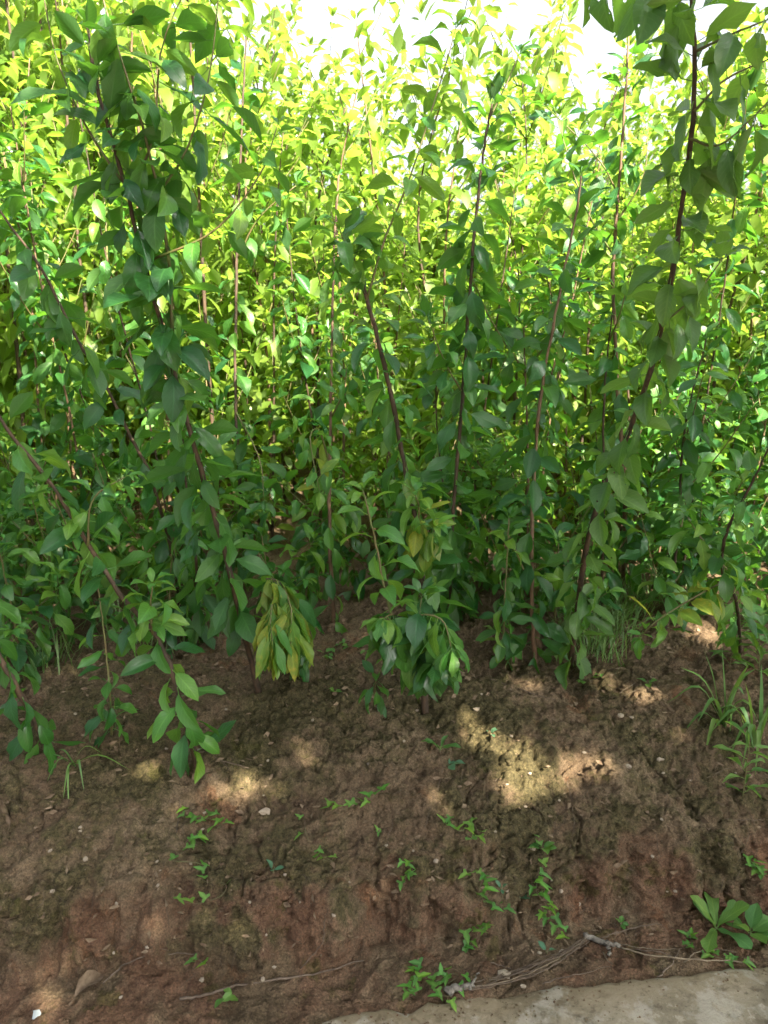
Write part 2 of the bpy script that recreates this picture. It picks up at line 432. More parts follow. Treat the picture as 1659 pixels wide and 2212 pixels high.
def build_ground():
    # samples along the profile: dense by arc length between u=1.38 and 2.6
    uf = np.linspace(1.36, 2.7, 4000)
    zf = np.interp(uf, pu, pz)
    ker = np.hanning(71); ker /= ker.sum()
    zs = np.convolve(np.pad(zf, 35, 'edge'), ker, 'valid')
    s = np.concatenate([[0], np.cumsum(np.hypot(np.diff(uf), np.diff(zs)))])
    ns = int(s[-1] / 0.0043)
    si = np.linspace(0, s[-1], ns)
    u_d = np.interp(si, s, uf); z_d = np.interp(si, s, zs)
    far_u = [2.7]
    st = 0.007
    while far_u[-1] < 400:
        far_u.append(far_u[-1] + st); st *= 1.035
    far_u = np.array(far_u[1:])
    back_u = np.array([-80, -40, -20, -10, -5, -2, 0, 0.8, 1.2, 1.3])
    U = np.concatenate([back_u, u_d, far_u])
    Z = np.concatenate([np.interp(back_u, pu, pz), z_d, np.interp(far_u, pu, pz)])
    xs = [0.0]
    while xs[-1] < 1.15: xs.append(xs[-1] + 0.0043)
    st = 0.006
    while xs[-1] < 220:
        xs.append(xs[-1] + st); st *= 1.05
    xs = np.array(xs)
    X = np.concatenate([-xs[:0:-1], xs])
    # arc-length coordinate and profile normal
    S = np.concatenate([[0], np.cumsum(np.hypot(np.diff(U), np.diff(Z)))])
    du = np.gradient(U); dz = np.gradient(Z)
    L = np.hypot(du, dz)
    nu, nz = -dz / L, du / L
    XX, SS = np.meshgrid(X, S, indexing='ij')
    UU = np.broadcast_to(U, XX.shape)
    steep = np.clip((np.abs(nu) - 0.45) / 0.4, 0, 1)[None, :]
    soil = np.clip((UU - 1.37) / 0.06, 0, 1)
    fade = np.clip((9 - UU) / 5, 0, 1)
    d = 0.020 * fbm(XX * 3.1, SS * 3.1, 3, 3)
    d = d + 0.016 * fbm(XX * 9, SS * 9, 11, 4)
    bil = np.abs(fbm(XX * 21, SS * 21, 23, 3))
    d = d + 0.017 * (bil - 0.25)
    d = d + 0.013 * fbm(XX * 38, SS * 38, 31, 2)
    d = d + 0.008 * np.abs(vnoise(XX * 75, SS * 75, 37))
    # cracks
    wx = XX + 0.012 * vnoise(XX * 23, SS * 23, 5); ws = SS + 0.012 * vnoise(XX * 23, SS * 23, 6)
    for fq, am, wd, sd in ((4.5, 0.020, 0.030, 51), (11.0, 0.014, 0.055, 57), (24.0, 0.008, 0.08, 59)):
        cr = np.abs(fbm(wx * fq, ws * fq * 1.25, sd, 2))
        d = d - am * np.clip(1 - cr / wd, 0, 1) ** 0.7 * np.clip(vnoise(XX * 3.1, SS * 3.1, sd + 1) * 2 + 0.5, 0, 1)
    # little scarps where the crust has slipped
    for fq, k, am, sd in ((3.6, 3.2, 0.010, 91), (9.0, 2.6, 0.008, 95)):
        tn = fbm(wx * fq, ws * fq, sd, 3) * k
        tf = tn - np.floor(tn)
        e = np.clip((tf - 0.80) / 0.20, 0, 1)
        d = d + am * (np.floor(tn) + e * e * (3 - 2 * e)) * np.clip(1.2 - 0.0 * XX, 0, 1)
    # pits
    d = d - 0.011 * np.clip((vnoise(XX * 34, SS * 34, 44) - 0.45) / 0.3, 0, 1) * np.clip(vnoise(XX * 4, SS * 4, 45) + 0.6, 0, 1)
    # rills running down the cut face
    rill = vnoise(XX * 17 + 0.6 * vnoise(XX * 5, SS * 9, 2), SS * 3.0, 61) * 0.6 + vnoise(XX * 43, SS * 5.0, 62) * 0.4
    d = d + steep * (0.034 * rill + 0.034 * fbm(XX * 6, SS * 6, 71, 3) - 0.012 * np.clip(-rill - 0.25, 0, 1))
    sm = np.where(UU < 1.58, 0.62, 1.0)
    d = d * soil * fade * sm
    # wobble of the bank line in plan
    wob = (0.045 * fbm(XX * 1.5, XX * 0 + 4.2, 81, 3) + 0.03 * vnoise(XX * 4.3, XX * 0 + 1.1, 82)) * np.clip((UU - 1.48) / 0.1, 0, 1) * np.clip((4 - UU) / 2, 0, 1)
    Yv = UU + skew(XX) + wob + d * nu[None, :]
    Zv = np.broadcast_to(Z, XX.shape) + d * nz[None, :]
    nx, ny = XX.shape
    V = np.stack([XX, Yv, Zv], -1).reshape(-1, 3).astype(np.float32)
    i = np.arange(nx - 1)[:, None] * ny + np.arange(ny - 1)[None, :]
    Fq = np.stack([i, i + ny, i + ny + 1, i + 1], -1).reshape(-1, 4).astype(np.int32)
    me = bpy.data.meshes.new('ground')
    me.vertices.add(len(V)); me.vertices.foreach_set('co', V.ravel())
    me.loops.add(Fq.size); me.loops.foreach_set('vertex_index', Fq.ravel())
    me.polygons.add(len(Fq))
    me.polygons.foreach_set('loop_start', np.arange(0, Fq.size, 4, dtype=np.int32))
    me.polygons.foreach_set('use_smooth', np.ones(len(Fq), bool))
    me.update(calc_edges=True)
    me.materials.append(M['soil'])
    o = tag(link('ground', me), kind='structure')
    return BVHTree.FromPolygons(V.tolist(), Fq.tolist()), V

BVH, GV = build_ground()

def ground(x, y):
    h = BVH.ray_cast(Vector((x, y, 5)), Vector((0, 0, -1)))
    return h[0] if h[0] is not None else Vector((x, y, 0.45))

def ground_n(x, y):
    h = BVH.ray_cast(Vector((x, y, 5)), Vector((0, 0, -1)))
    return (h[0], h[1]) if h[0] is not None else (Vector((x, y, 0.45)), Vector((0, 0, 1)))

def pick(px, py):
    d = ray(px, py).normalized()
    h = BVH.ray_cast(EYE, d)
    return h[0], h[1]

# concrete path
def build_concrete():
    xs = np.concatenate([[-30, -12, -6, -3], np.arange(-2, 2.001, 0.02), [3, 6, 12, 30]])
    us = np.concatenate([[-1.2, -0.6, 0, 0.5], np.arange(0.9, 1.37, 0.02), [1.385, 1.395, 1.400]])
    V, F = [], []
    nu_ = len(us)
    for x in xs:
        e = 0.016 * float(vnoise(x * 6, 0.3, 5)) + 0.013 * float(vnoise(x * 19, 0.7, 6)) + 0.007 * float(vnoise(x * 43, 0.2, 8)) + 0.02 * float(vnoise(x * 2.1, 1.7, 7))
        for k, u in enumerate(us):
            f = max(0, (u - 0.9) / 0.5)
            z = 0.016 + 0.003 * float(vnoise(x * 7, u * 7, 9)) + 0.0016 * float(vnoise(x * 31, u * 31, 19))
            if k == nu_ - 2: z -= 0.003
            if k == nu_ - 1: z -= 0.009
            V.append((x, u + e * f + float(skew(x)), z))
    base = len(V)
    for i, x in enumerate(xs):
        y = V[i * nu_ + nu_ - 1][1] + 0.004
        V.append((x, y, -0.06)); V.append((x, V[i * nu_][1], -0.06))
    n = len(xs)
    for i in range(n - 1):
        for k in range(nu_ - 1):
            a = i * nu_ + k
            F.append((a, a + nu_, a + nu_ + 1, a + 1))
        F.append((i * nu_ + nu_ - 1, (i + 1) * nu_ + nu_ - 1, base + 2 * (i + 1), base + 2 * i))
        F.append(((i + 1) * nu_, i * nu_, base + 2 * i + 1, base + 2 * (i + 1) + 1))
    tag(link('path', mesh('path', V, F, M['concrete'])), kind='structure')
build_concrete()

# ------------------------------------------------------------------ leaf meshes
def leaf_data(L=0.1, ratio=0.48, fold=0.25, curl=0.6, wave=0.05, twist=0.0, pet=0.16, rows=6, cols=2, r=rng, bite=None, wp=(0, .44, .84, 1.0, .80, .38, 0)):
    """blade along +Y from a short petiole, normal +Z; cols = quads on each half"""
    vv = [0, .13, .30, .50, .70, .87, 1.0] if rows == 6 else [0, .28, .62, 1.0] if rows == 3 else [i / rows for i in range(rows + 1)]
    def w(v):
        return float(np.interp(v, (0, .13, .30, .50, .70, .87, 1.0), wp))
    V, UVs, F = [], [], []
    y = pet * L; z = 0.0; ang = 0.12
    idx = []
    pv = 0
    ph = r.uniform(0, 6.28)
    for k, v in enumerate(vv):
        if k:
            step = (v - pv) * L
            ang -= curl * (v - pv)
            y += math.cos(ang) * step; z += math.sin(ang) * step
        pv = v
        hw = w(v) * ratio * L * 0.5
        row = []
        if k == 0 or k == len(vv) - 1:
            V.append((0, y, z)); UVs.append((0.5, v)); row = [len(V) - 1] * (2 * cols + 1)
        else:
            tw = twist * v
            for c in range(-cols, cols + 1):
                f = c / cols
                hx = hw * f
                if abs(c) == cols:
                    hx *= 1 + r.uniform(-0.07, 0.07)
                    if bite and bite[0] == (1 if c > 0 else -1) and k in bite[1]:
                        hx *= 0.45
                hz = abs(hx) * math.tan(fold) + (wave * L * 0.35 * math.sin(v * 9 + ph + (1.5 if c > 0 else 0)) if abs(c) == cols else 0)
                x2 = hx * math.cos(tw) - hz * math.sin(tw)
                z2 = hx * math.sin(tw) + hz * math.cos(tw)
                V.append((x2, y - z2 * math.sin(ang), z + z2 * math.cos(ang)))
                UVs.append((0.5 + 0.5 * f, v)); row.append(len(V) - 1)
        idx.append(row)
    for k in range(len(vv) - 1):
        a, b = idx[k], idx[k + 1]
        for c in range(2 * cols):
            q = [a[c], a[c + 1], b[c + 1], b[c]]
            q2 = []
            for t in q:
                if t not in q2: q2.append(t)
            F.append(tuple(q2))
    if pet > 0:
        pr = 0.0011 * (L / 0.1)
        n0 = len(V)
        for (yy, rr) in ((0, pr * 1.2), (pet * L + 0.004, pr)):
            for a in (90, 210, 330):
                V.append((rr * math.cos(R(a)), yy, rr * math.sin(R(a)) - 0.0005)); UVs.append((0.5, 0.5))
        for c in range(3):
            a, b = n0 + c, n0 + (c + 1) % 3
            F.append((a, b, b + 3, a + 3))
    return V, F, UVs

def leaf_set(mat, n, seed, **kw):
    rr = random.Random(seed)
    out = []
    for i in range(n):
        k = dict(L=0.1, ratio=rr.uniform(*kw.get('ratio', (0.42, 0.54))), fold=rr.uniform(*kw.get('fold', (0.05, 0.65))),
                 curl=rr.uniform(*kw.get('curl', (0.1, 1.1))), wave=rr.uniform(0.03, 0.2), twist=rr.uniform(-0.5, 0.5),
                 pet=kw.get('pet', 0.16), r=rr)
        if rr.random() < kw.get('bite', 0.0):
            s0 = rr.choice([2, 3, 4]); k['bite'] = (rr.choice([-1, 1]), (s0, s0 + 1) if rr.random() < .4 else (s0,))
        V, F, U = leaf_data(**k)
        out.append(mesh('leaf', V, F, mat, U))
    return out

LS = {
    'mature': leaf_set(M['mature'], 12, 1, bite=0.25, curl=(0.0, 1.3), pet=0.2, ratio=(0.40, 0.52)),
    'holed': leaf_set(M['holed'], 9, 2, bite=0.5, curl=(0.1, 1.2), ratio=(0.44, 0.56), pet=0.2),
    'young': leaf_set(M['young'], 8, 3, ratio=(0.36, 0.48), curl=(0.5, 1.6), bite=0.2),
    'yellow': leaf_set(M['yellow'], 6, 4, ratio=(0.42, 0.52), curl=(0.2, 1.0), bite=0.4),
    'hanging': leaf_set(M['yellow'], 5, 14, ratio=(0.27, 0.36), curl=(0.1, 0.6), bite=0.2) + leaf_set(M['young'], 6, 15, ratio=(0.27, 0.36), curl=(0.1, 0.6), bite=0.2),
    'weed': leaf_set(M['weed'], 6, 5, ratio=(0.30, 0.42), curl=(0.4, 1.2)),
    'bluish': leaf_set(M['bluish'], 4, 6, ratio=(0.5, 0.62), curl=(0.1, 0.6)),
    'oval': leaf_set(M['weed'], 5, 7, ratio=(0.58, 0.72), curl=(0.2, 0.7)),
}

def orient(d, roll=0.0, up=Vector((0, 0, 1))):
    d = d.normalized()
    n = up - d * up.dot(d)
    if n.length < 1e-3:
        n = Vector((1, 0, 0)) - d * d.x
    n.normalize()
    n = Matrix.Rotation(roll, 3, d) @ n
    x = d.cross(n)
    return Matrix((x, d, n)).transposed()

def put_leaf(parent, base, d, size, kind, roll, r, origin, name='leaf', wide=1.0):
    o = link(name, r.choice(LS[kind]), parent)
    m = orient(d, roll).to_4x4()
    s = size / 0.1
    o.matrix_local = Matrix.Translation(base - origin) @ m @ Matrix.Diagonal((s * wide * r.uniform(0.9, 1.1), s, s, 1))
    return o

GA = R(137.5)
def leafy(parent, path, origin, r, kinds, s0=0.1, spacing=0.033, size=(0.075, 0.105), el=(-65, -10), tip=True, skip=0.0,
          stem_r=0.004, tip_up=True, facing=None):
    """leaves spiralling up a stem path"""
    seg = [(path[i + 1] - path[i]).length for i in range(len(path) - 1)]
    tot = sum(seg)
    s = s0 * tot
    spacing *= 0.80
    size = (size[0] * 1.06, size[1] * 1.08)
    az = r.uniform(0, 6.28)
    acc, i = 0.0, 0
    while s < tot:
        while i < len(seg) - 1 and acc + seg[i] < s:
            acc += seg[i]; i += 1
        f = min(1, (s - acc) / max(seg[i], 1e-6))
        p = path[i].lerp(path[i + 1], f)
        t = (path[i + 1] - path[i]).normalized()
        az += GA + r.uniform(-0.3, 0.3)
        u = Vector((math.cos(az), math.sin(az), 0))
        u = (u - t * u.dot(t)).normalized()
        q = s / tot
        e = R(r.uniform(*el))
        if tip_up and q > 0.86:
            e = R(r.uniform(0, 55))
        sz = r.uniform(*size)
        if q > 0.9: sz *= 1.0 - 4.0 * (q - 0.9)
        d = u * math.cos(e) + Vector((0, 0, 1)) * math.sin(e)
        if r.random() >= skip:
            put_leaf(parent, p + u * stem_r, d, sz, r.choice(kinds), r.uniform(-0.9, 0.9), r, origin)
        s += spacing * r.uniform(0.7, 1.3)
    if tip:
        t = (path[-1] - path[-2]).normalized()
        for k in range(r.choice([4, 5, 6])):
            a = k * GA
            u = Vector((math.cos(a), math.sin(a), 0))
            d = (t * r.uniform(0.5, 1.3) + u * r.uniform(0.5, 0.9)).normalized()
            put_leaf(parent, path[-1], d, r.uniform(*size) * r.uniform(0.45, 0.75), kinds[-1], r.uniform(-0.4, 0.4), r, origin)

def stem_mesh(path, r0, r1, mat, origin, sides=7, flare=0.0, name='stem', r=rng):
    n = len(path)
    rad = []
    for i in range(n):
        f = i / (n - 1)
        x = (r0 + (r1 - r0) * f) * .86
        if flare: x *= 1 + flare * math.exp(-f * 30)
        rad.append(x)
    V, F = tube_data([p - origin + Vector((r.uniform(-1, 1), r.uniform(-1, 1), 0)) * r0 * .22 for p in path], rad, sides, 0.13, r)
    return mesh(name, V, F, mat)

SAP = 'saplings of the front rows'
def sapling(label, pts, r0=0.009, r1=0.003, kinds=('mature',), seed=0, shoots=(), bark='bark', group=SAP, name='sapling', **kw):
    """pts world-space; shoots: (pts, kinds, kwargs)"""
    r = random.Random(seed * 31 + 5)
    base = pts[0].copy()
    root = empty(name, base)
    tag(root, label, 'sapling', group)
    pts = [base - Vector((0, 0, 0.06))] + list(pts[1:]) if len(pts) > 1 else pts
    path = spline(pts, 40)
    link('stem', stem_mesh(path, r0, r1, M[bark], base, 8, 0.5, 'stem', r), root)
    leafy(root, path, base, r, kinds, **kw)
    for sp in shoots:
        spath = spline(sp[0], 12)
        so = link('shoot', stem_mesh(spath, sp[2].pop('r0', 0.004), 0.0015, M[sp[2].pop('mat', 'shoot')], base, 6, 0, 'shoot', r), root)
        leafy(so, spath, base, r, sp[1], **sp[2])
    return root

def gp(px, py):
    return pick(px, py)[0]

def grow(px, py, chain):
    """base pixel on the ground, then (px,py,depth) of points up the stem"""
    return [gp(px, py)] + [at(*c) for c in chain]

# ------------------------------------------------------------------ hand-placed front saplings
def sh(*c, kinds=('young',), **kw):
    return ([at(*p) for p in c], kinds, kw)

D = dict
sapling('tall forked sapling leaning left with large dark leaves, bare brown foot beside yellow clump',
        grow(562, 1485, [(500, 1250, 2.12), (430, 1000, 2.05), (375, 800, 1.98), (320, 600, 1.92), (270, 400, 1.86), (212, 195, 1.80), (190, 60, 1.78)]),
        0.0095, 0.004, ('mature',), 1, s0=0.18, spacing=0.0185, size=(0.09, 0.13), el=(-75, 0),
        shoots=[sh((392, 930, 2.03), (372, 740, 1.97), (365, 560, 1.92), (322, 320, 1.84), (235, 40, 1.76), (190, -150, 1.74), kinds=('mature', 'mature', 'young'), s0=0.05, spacing=0.024, size=(0.08, 0.12), el=(-60, 10), r0=0.007, mat='shoot'),
                sh((318, 450, 1.90), (400, 330, 1.86), (455, 150, 1.82), (475, -60, 1.80), kinds=('mature', 'young'), s0=0.1, spacing=0.026, size=(0.08, 0.12), el=(-50, 15)),
                sh((330, 560, 1.9), (460, 500, 1.86), (560, 380, 1.84), (600, 270, 1.84), kinds=('mature', 'young'), s0=0.15, spacing=0.03, size=(0.075, 0.105), el=(-40, 20)),
                sh((275, 420, 1.87), (330, 300, 1.85), (350, 100, 1.83), (420, -60, 1.8), kinds=('mature', 'young'), s0=0.1, spacing=0.03, size=(0.085, 0.115), el=(-40, 20)),
                sh((270, 400, 1.87), (190, 280, 1.85), (120, 120, 1.83), (90, -40, 1.8), kinds=('mature', 'young'), s0=0.1, spacing=0.034, size=(0.085, 0.115), el=(-40, 20))])
sapling('sapling leaning far left from foot nearest the bank, round green leaves along a slanting stem',
        grow(428, 1640, [(390, 1510, 1.98), (340, 1380, 1.97), (250, 1270, 1.95), (120, 1060, 1.90), (25, 940, 1.86), (-60, 800, 1.82)]),
        0.009, 0.004, ('mature', 'young', 'mature', 'young'), 2, s0=0.08, spacing=0.020, size=(0.08, 0.11), el=(-65, 15),
        shoots=[sh((330, 1370, 1.95), (325, 1310, 1.92), (330, 1265, 1.90), kinds=('young',), s0=0.1, spacing=0.010, size=(0.06, 0.085), el=(-30, 30)),
                sh((190, 1180, 1.92), (200, 1080, 1.9), (270, 1030, 1.9), kinds=('young',), s0=0.3, spacing=0.02, size=(0.06, 0.085), el=(-30, 30))])
sapling('slim sapling with long straight stem slanting from top left edge down to middle',
        grow(425, 1370, [(335, 1060, 2.45), (280, 940, 2.40), (215, 805, 2.35), (170, 740, 2.3), (95, 590, 2.25), (10, 470, 2.2), (-60, 360, 2.18)]),
        0.007, 0.0035, ('mature',), 3, s0=0.10, spacing=0.026, size=(0.085, 0.115), el=(-75, 0))
sapling('dark sapling at the lower left corner of the planting, reddish foot beside arching grass',
        grow(118, 1610, [(40, 1490, 1.93), (-20, 1380, 1.9), (-90, 1200, 1.86), (-140, 1000, 1.8)]),
        0.0105, 0.005, ('mature',), 4, s0=0.08, spacing=0.026, size=(0.08, 0.105), el=(-75, -25))
sapling('thin straight sapling with pale bare upright stem left of the centre',
        grow(722, 1340, [(712, 1150, 2.62), (712, 1000, 2.60), (716, 800, 2.58), (722, 560, 2.55), (730, 380, 2.55)]),
        0.0085, 0.0045, ('mature', 'young'), 5, bark='barkpale', s0=0.05, spacing=0.05, size=(0.07, 0.095), el=(-70, -5),
        shoots=[sh((714, 1010, 2.58), (690, 930, 2.52), (670, 950, 2.45), (690, 1060, 2.42), kinds=('yellow', 'young'), s0=0.2, spacing=0.032, size=(0.065, 0.085), el=(-70, 0)),
                sh((716, 900, 2.57), (740, 850, 2.52), (750, 790, 2.5), kinds=('young',), s0=0.2, spacing=0.02, size=(0.06, 0.09), el=(-20, 40))])
sapling('central topped sapling with orange stem leaning left and leaf tuft at its cut tip',
        grow(918, 1535, [(912, 1230, 2.20), (882, 1050, 2.18), (850, 880, 2.15), (802, 680, 2.10), (765, 560, 2.08)]),
        0.0105, 0.006, ('mature', 'mature', 'young'), 6, s0=0.25, spacing=0.019, size=(0.085, 0.115), el=(-70, 0),
        shoots=[sh((792, 650, 2.09), (830, 520, 2.08), (890, 370, 2.06), (960, 150, 2.04), (985, 60, 2.03), kinds=('young',), s0=0.05, spacing=0.026, size=(0.07, 0.10), el=(-25, 40)),
                sh((765, 560, 2.08), (750, 535, 2.05), (735, 500, 2.02), kinds=('mature', 'young'), s0=0.05, spacing=0.006, size=(0.075, 0.10), el=(-10, 35)),
                sh((900, 1160, 2.17), (905, 1100, 2.10), (897, 1068, 2.08), kinds=('young', 'yellow', 'young'), s0=0.1, spacing=0.009, size=(0.06, 0.095), el=(-75, 45)),
                sh((905, 1180, 2.17), (935, 1150, 2.1), (940, 1140, 2.06), kinds=('yellow', 'young'), s0=0.3, spacing=0.010, size=(0.055, 0.075), el=(-85, -35)),
                ])
sapling('bright green bushy shoot with leathery bitten leaves hanging over the bank at the centre',
        grow(905, 1490, [(900, 1420, 2.06), (860, 1370, 1.99), (835, 1290, 1.96), (815, 1190, 1.94), (795, 1100, 1.92), (785, 1060, 1.92)]),
        0.006, 0.0022, ('young',), 7, bark='shoot', s0=0.42, spacing=0.022, size=(0.07, 0.10), el=(-25, 30),
        shoots=[sh((865, 1375, 1.99), (905, 1330, 1.93), (955, 1340, 1.90), (975, 1400, 1.88), kinds=('mature', 'young'), s0=0.15, spacing=0.007, size=(0.08, 0.115), el=(-80, -40), tip_up=False),
                sh((862, 1375, 1.99), (850, 1330, 1.93), (830, 1335, 1.90), kinds=('mature', 'young'), s0=0.1, spacing=0.007, size=(0.08, 0.115), el=(-75, -25), tip_up=False),
                sh((880, 1395, 2.0), (900, 1360, 1.95), (910, 1290, 1.93), kinds=('young', 'mature'), s0=0.2, spacing=0.010, size=(0.07, 0.10), el=(-40, 20)),
                sh((900, 1420, 2.02), (930, 1400, 1.94), (945, 1425, 1.90), kinds=('mature',), s0=0.2, spacing=0.006, size=(0.085, 0.115), el=(-85, -60), tip_up=False)])
sapling('low bent sapling with a clump of long hanging yellow green leaves, left of centre',
        grow(640, 1420, [(636, 1350, 2.30), (622, 1285, 2.18), (600, 1255, 2.09), (575, 1250, 2.04)]),
        0.005, 0.002, ('yellow', 'young', 'mature'), 8, s0=0.3, spacing=0.006, size=(0.075, 0.105), el=(-85, -40), tip_up=False, tip=False,
        shoots=[sh((600, 1255, 2.09), (585, 1330, 2.04), (590, 1400, 2.03), kinds=('hanging',), s0=0.02, spacing=0.0032, size=(0.075, 0.105), el=(-88, -62), tip_up=False, tip=False),
                sh((612, 1270, 2.11), (630, 1320, 2.06), (628, 1390, 2.05), kinds=('hanging',), s0=0.05, spacing=0.0038, size=(0.075, 0.10), el=(-88, -50), tip_up=False, tip=False)])
sapling('upright sapling right of centre with straight greenish stem and dark leaf column',
        grow(975, 1335, [(976, 1150, 2.50), (1000, 850, 2.42), (1020, 560, 2.36), (1042, 350, 2.32), (1062, 225, 2.30)]),
        0.008, 0.004, ('mature',), 9, s0=0.06, spacing=0.019, size=(0.09, 0.12), el=(-70, 5),
        shoots=[sh((1055, 260, 2.31), (1090, 190, 2.3), (1120, 120, 2.3), kinds=('young', 'mature'), s0=0.2, spacing=0.028, size=(0.06, 0.09), el=(-20, 40)),
                sh((1000, 850, 2.42), (960, 780, 2.38), (925, 690, 2.35), kinds=('young', 'mature'), s0=0.2, spacing=0.022, size=(0.075, 0.1), el=(-40, 30))])
sapling('big sapling at right arching towards the viewer with large insect-holed grey green leaves',
        grow(1232, 1425, [(1270, 1170, 2.22), (1330, 1000, 2.10), (1390, 850, 1.98), (1440, 650, 1.84), (1478, 420, 1.70), (1500, 200, 1.60), (1495, 0, 1.52), (1480, -180, 1.46)]),
        0.0095, 0.0045, ('holed',), 10, s0=0.04, spacing=0.0215, size=(0.072, 0.108), el=(-68, 8),
        shoots=[sh((1505, 110, 1.56), (1590, 70, 1.52), (1690, 30, 1.48), kinds=('holed',), s0=0.15, spacing=0.034, size=(0.068, 0.10), el=(-65, 10)),
                sh((1500, 240, 1.61), (1570, 170, 1.60), (1680, 120, 1.58), kinds=('holed',), s0=0.15, spacing=0.036, size=(0.068, 0.10), el=(-65, 10)),
                sh((1490, 300, 1.64), (1560, 310, 1.62), (1680, 200, 1.6), kinds=('holed',), s0=0.15, spacing=0.03, size=(0.09, 0.12), el=(-80, -30)),
                sh((1497, 40, 1.54), (1440, -20, 1.56), (1330, -60, 1.6), (1200, -60, 1.64), kinds=('holed', 'young'), s0=0.1, spacing=0.03, size=(0.08, 0.115), el=(-75, -15)),
                sh((1430, 700, 1.87), (1500, 640, 1.84), (1560, 560, 1.82), kinds=('holed',), s0=0.1, spacing=0.03, size=(0.08, 0.115), el=(-75, -20))])
sapling('sapling with pale swollen graft knob at its foot, left of the big arching sapling',
        grow(1157, 1415, [(1150, 1320, 2.46), (1150, 1100, 2.44), (1165, 880, 2.40), (1200, 680, 2.36), (1245, 460, 2.32), (1255, 380, 2.3)]),
        0.0085, 0.0035, ('mature',), 11, bark='barkpale', s0=0.07, spacing=0.025, size=(0.085, 0.11), el=(-70, 0),
        shoots=[sh((1152, 1280, 2.46), (1110, 1180, 2.40), (1095, 1150, 2.38), kinds=('young', 'mature'), s0=0.2, spacing=0.02, size=(0.06, 0.085), el=(-40, 20))])
sapling('sapling with sunlit orange foot behind fine grass, tall dark leafy crown at right',
        grow(1345, 1285, [(1350, 1100, 2.72), (1335, 850, 2.66), (1325, 600, 2.62), (1335, 430, 2.6), (1352, 190, 2.56), (1358, 60, 2.55)]),
        0.0095, 0.004, ('mature',), 12, bark='barkpale', s0=0.08, spacing=0.030, size=(0.08, 0.115), el=(-70, -5),
        shoots=[sh((1330, 560, 2.62), (1270, 460, 2.56), (1225, 330, 2.54), (1200, 240, 2.52), kinds=('mature', 'young'), s0=0.15, spacing=0.026, size=(0.075, 0.105), el=(-50, 20)),
                sh((1332, 480, 2.61), (1390, 380, 2.56), (1400, 260, 2.54), kinds=('mature', 'young'), s0=0.15, spacing=0.026, size=(0.075, 0.105), el=(-50, 20)),
                sh((1335, 420, 2.61), (1290, 340, 2.56), (1180, 230, 2.54), kinds=('young', 'mature'), s0=0.25, spacing=0.03, size=(0.075, 0.1), el=(-40, 30))])
sapling('low leafy sapling with upright pointed rosettes at the right edge above grass',
        grow(1605, 1400, [(1590, 1300, 2.34), (1560, 1230, 2.24), (1570, 1150, 2.16), (1620, 1050, 2.08), (1665, 960, 2.02)]),
        0.007, 0.003, ('young', 'mature'), 13, s0=0.2, spacing=0.018, size=(0.065, 0.10), el=(-40, 25),
        shoots=[sh((1570, 1230, 2.25), (1520, 1170, 2.2), (1480, 1110, 2.18), kinds=('mature', 'young'), s0=0.2, spacing=0.02, size=(0.07, 0.095), el=(-50, 20)),
                sh((1575, 1250, 2.26), (1500, 1290, 2.22), (1420, 1340, 2.2), (1385, 1375, 2.22), kinds=('yellow', 'young'), s0=0.2, spacing=0.022, size=(0.06, 0.085), el=(-60, 20))])
sapling('thin tall sapling with straight orange lit stem in upper left third',
        grow(530, 1240, [(515, 1000, 2.92), (508, 800, 2.88), (512, 560, 2.85), (520, 330, 2.82), (532, 80, 2.8)]),
        0.0085, 0.004, ('mature', 'young'), 14, s0=0.1, spacing=0.042, size=(0.08, 0.105), el=(-65, 0),
        shoots=[sh((512, 560, 2.85), (560, 470, 2.8), (640, 400, 2.78), kinds=('young', 'mature'), s0=0.15, spacing=0.028, size=(0.07, 0.095), el=(-40, 30)),
                sh((505, 880, 2.88), (560, 990, 2.8), (570, 1080, 2.76), kinds=('mature',), s0=0.1, spacing=0.03, size=(0.075, 0.1), el=(-50, 10))])
sapling('short sprout of pointed green leaves standing left of the graft knob',
        grow(1090, 1400, [(1088, 1330, 2.36), (1094, 1230, 2.33), (1100, 1120, 2.31)]),
        0.004, 0.0018, ('young', 'mature'), 15, bark='shoot', s0=0.1, spacing=0.018, size=(0.055, 0.08), el=(-60, 10))
sapling('little leafy sprout beside the curled pale dry leaf at lower left',
        grow(238, 1565, [(238, 1500, 2.0), (232, 1440, 1.98), (222, 1340, 1.97), (208, 1250, 1.96)]),
        0.004, 0.0018, ('young', 'mature'), 16, bark='shoot', s0=0.05, spacing=0.019, size=(0.05, 0.075), el=(-60, 15))
sapling('dark slim sapling just left of the brown bare foot, lower leaves bluish',
        grow(430, 1370, [(425, 1230, 2.42), (405, 1080, 2.38), (390, 900, 2.34), (380, 760, 2.3)]),
        0.006, 0.003, ('mature',), 17, s0=0.04, spacing=0.026, size=(0.08, 0.105), el=(-75, -25))
sapling('stunted sprout with slender bluish leaves under the bright central shoot',
        grow(806, 1500, [(812, 1475, 2.12), (825, 1440, 2.08)]),
        0.0025, 0.0012, ('mature',), 18, bark='shoot', s0=0.5, spacing=0.02, size=(0.045, 0.06), el=(-75, -30), tip=False)

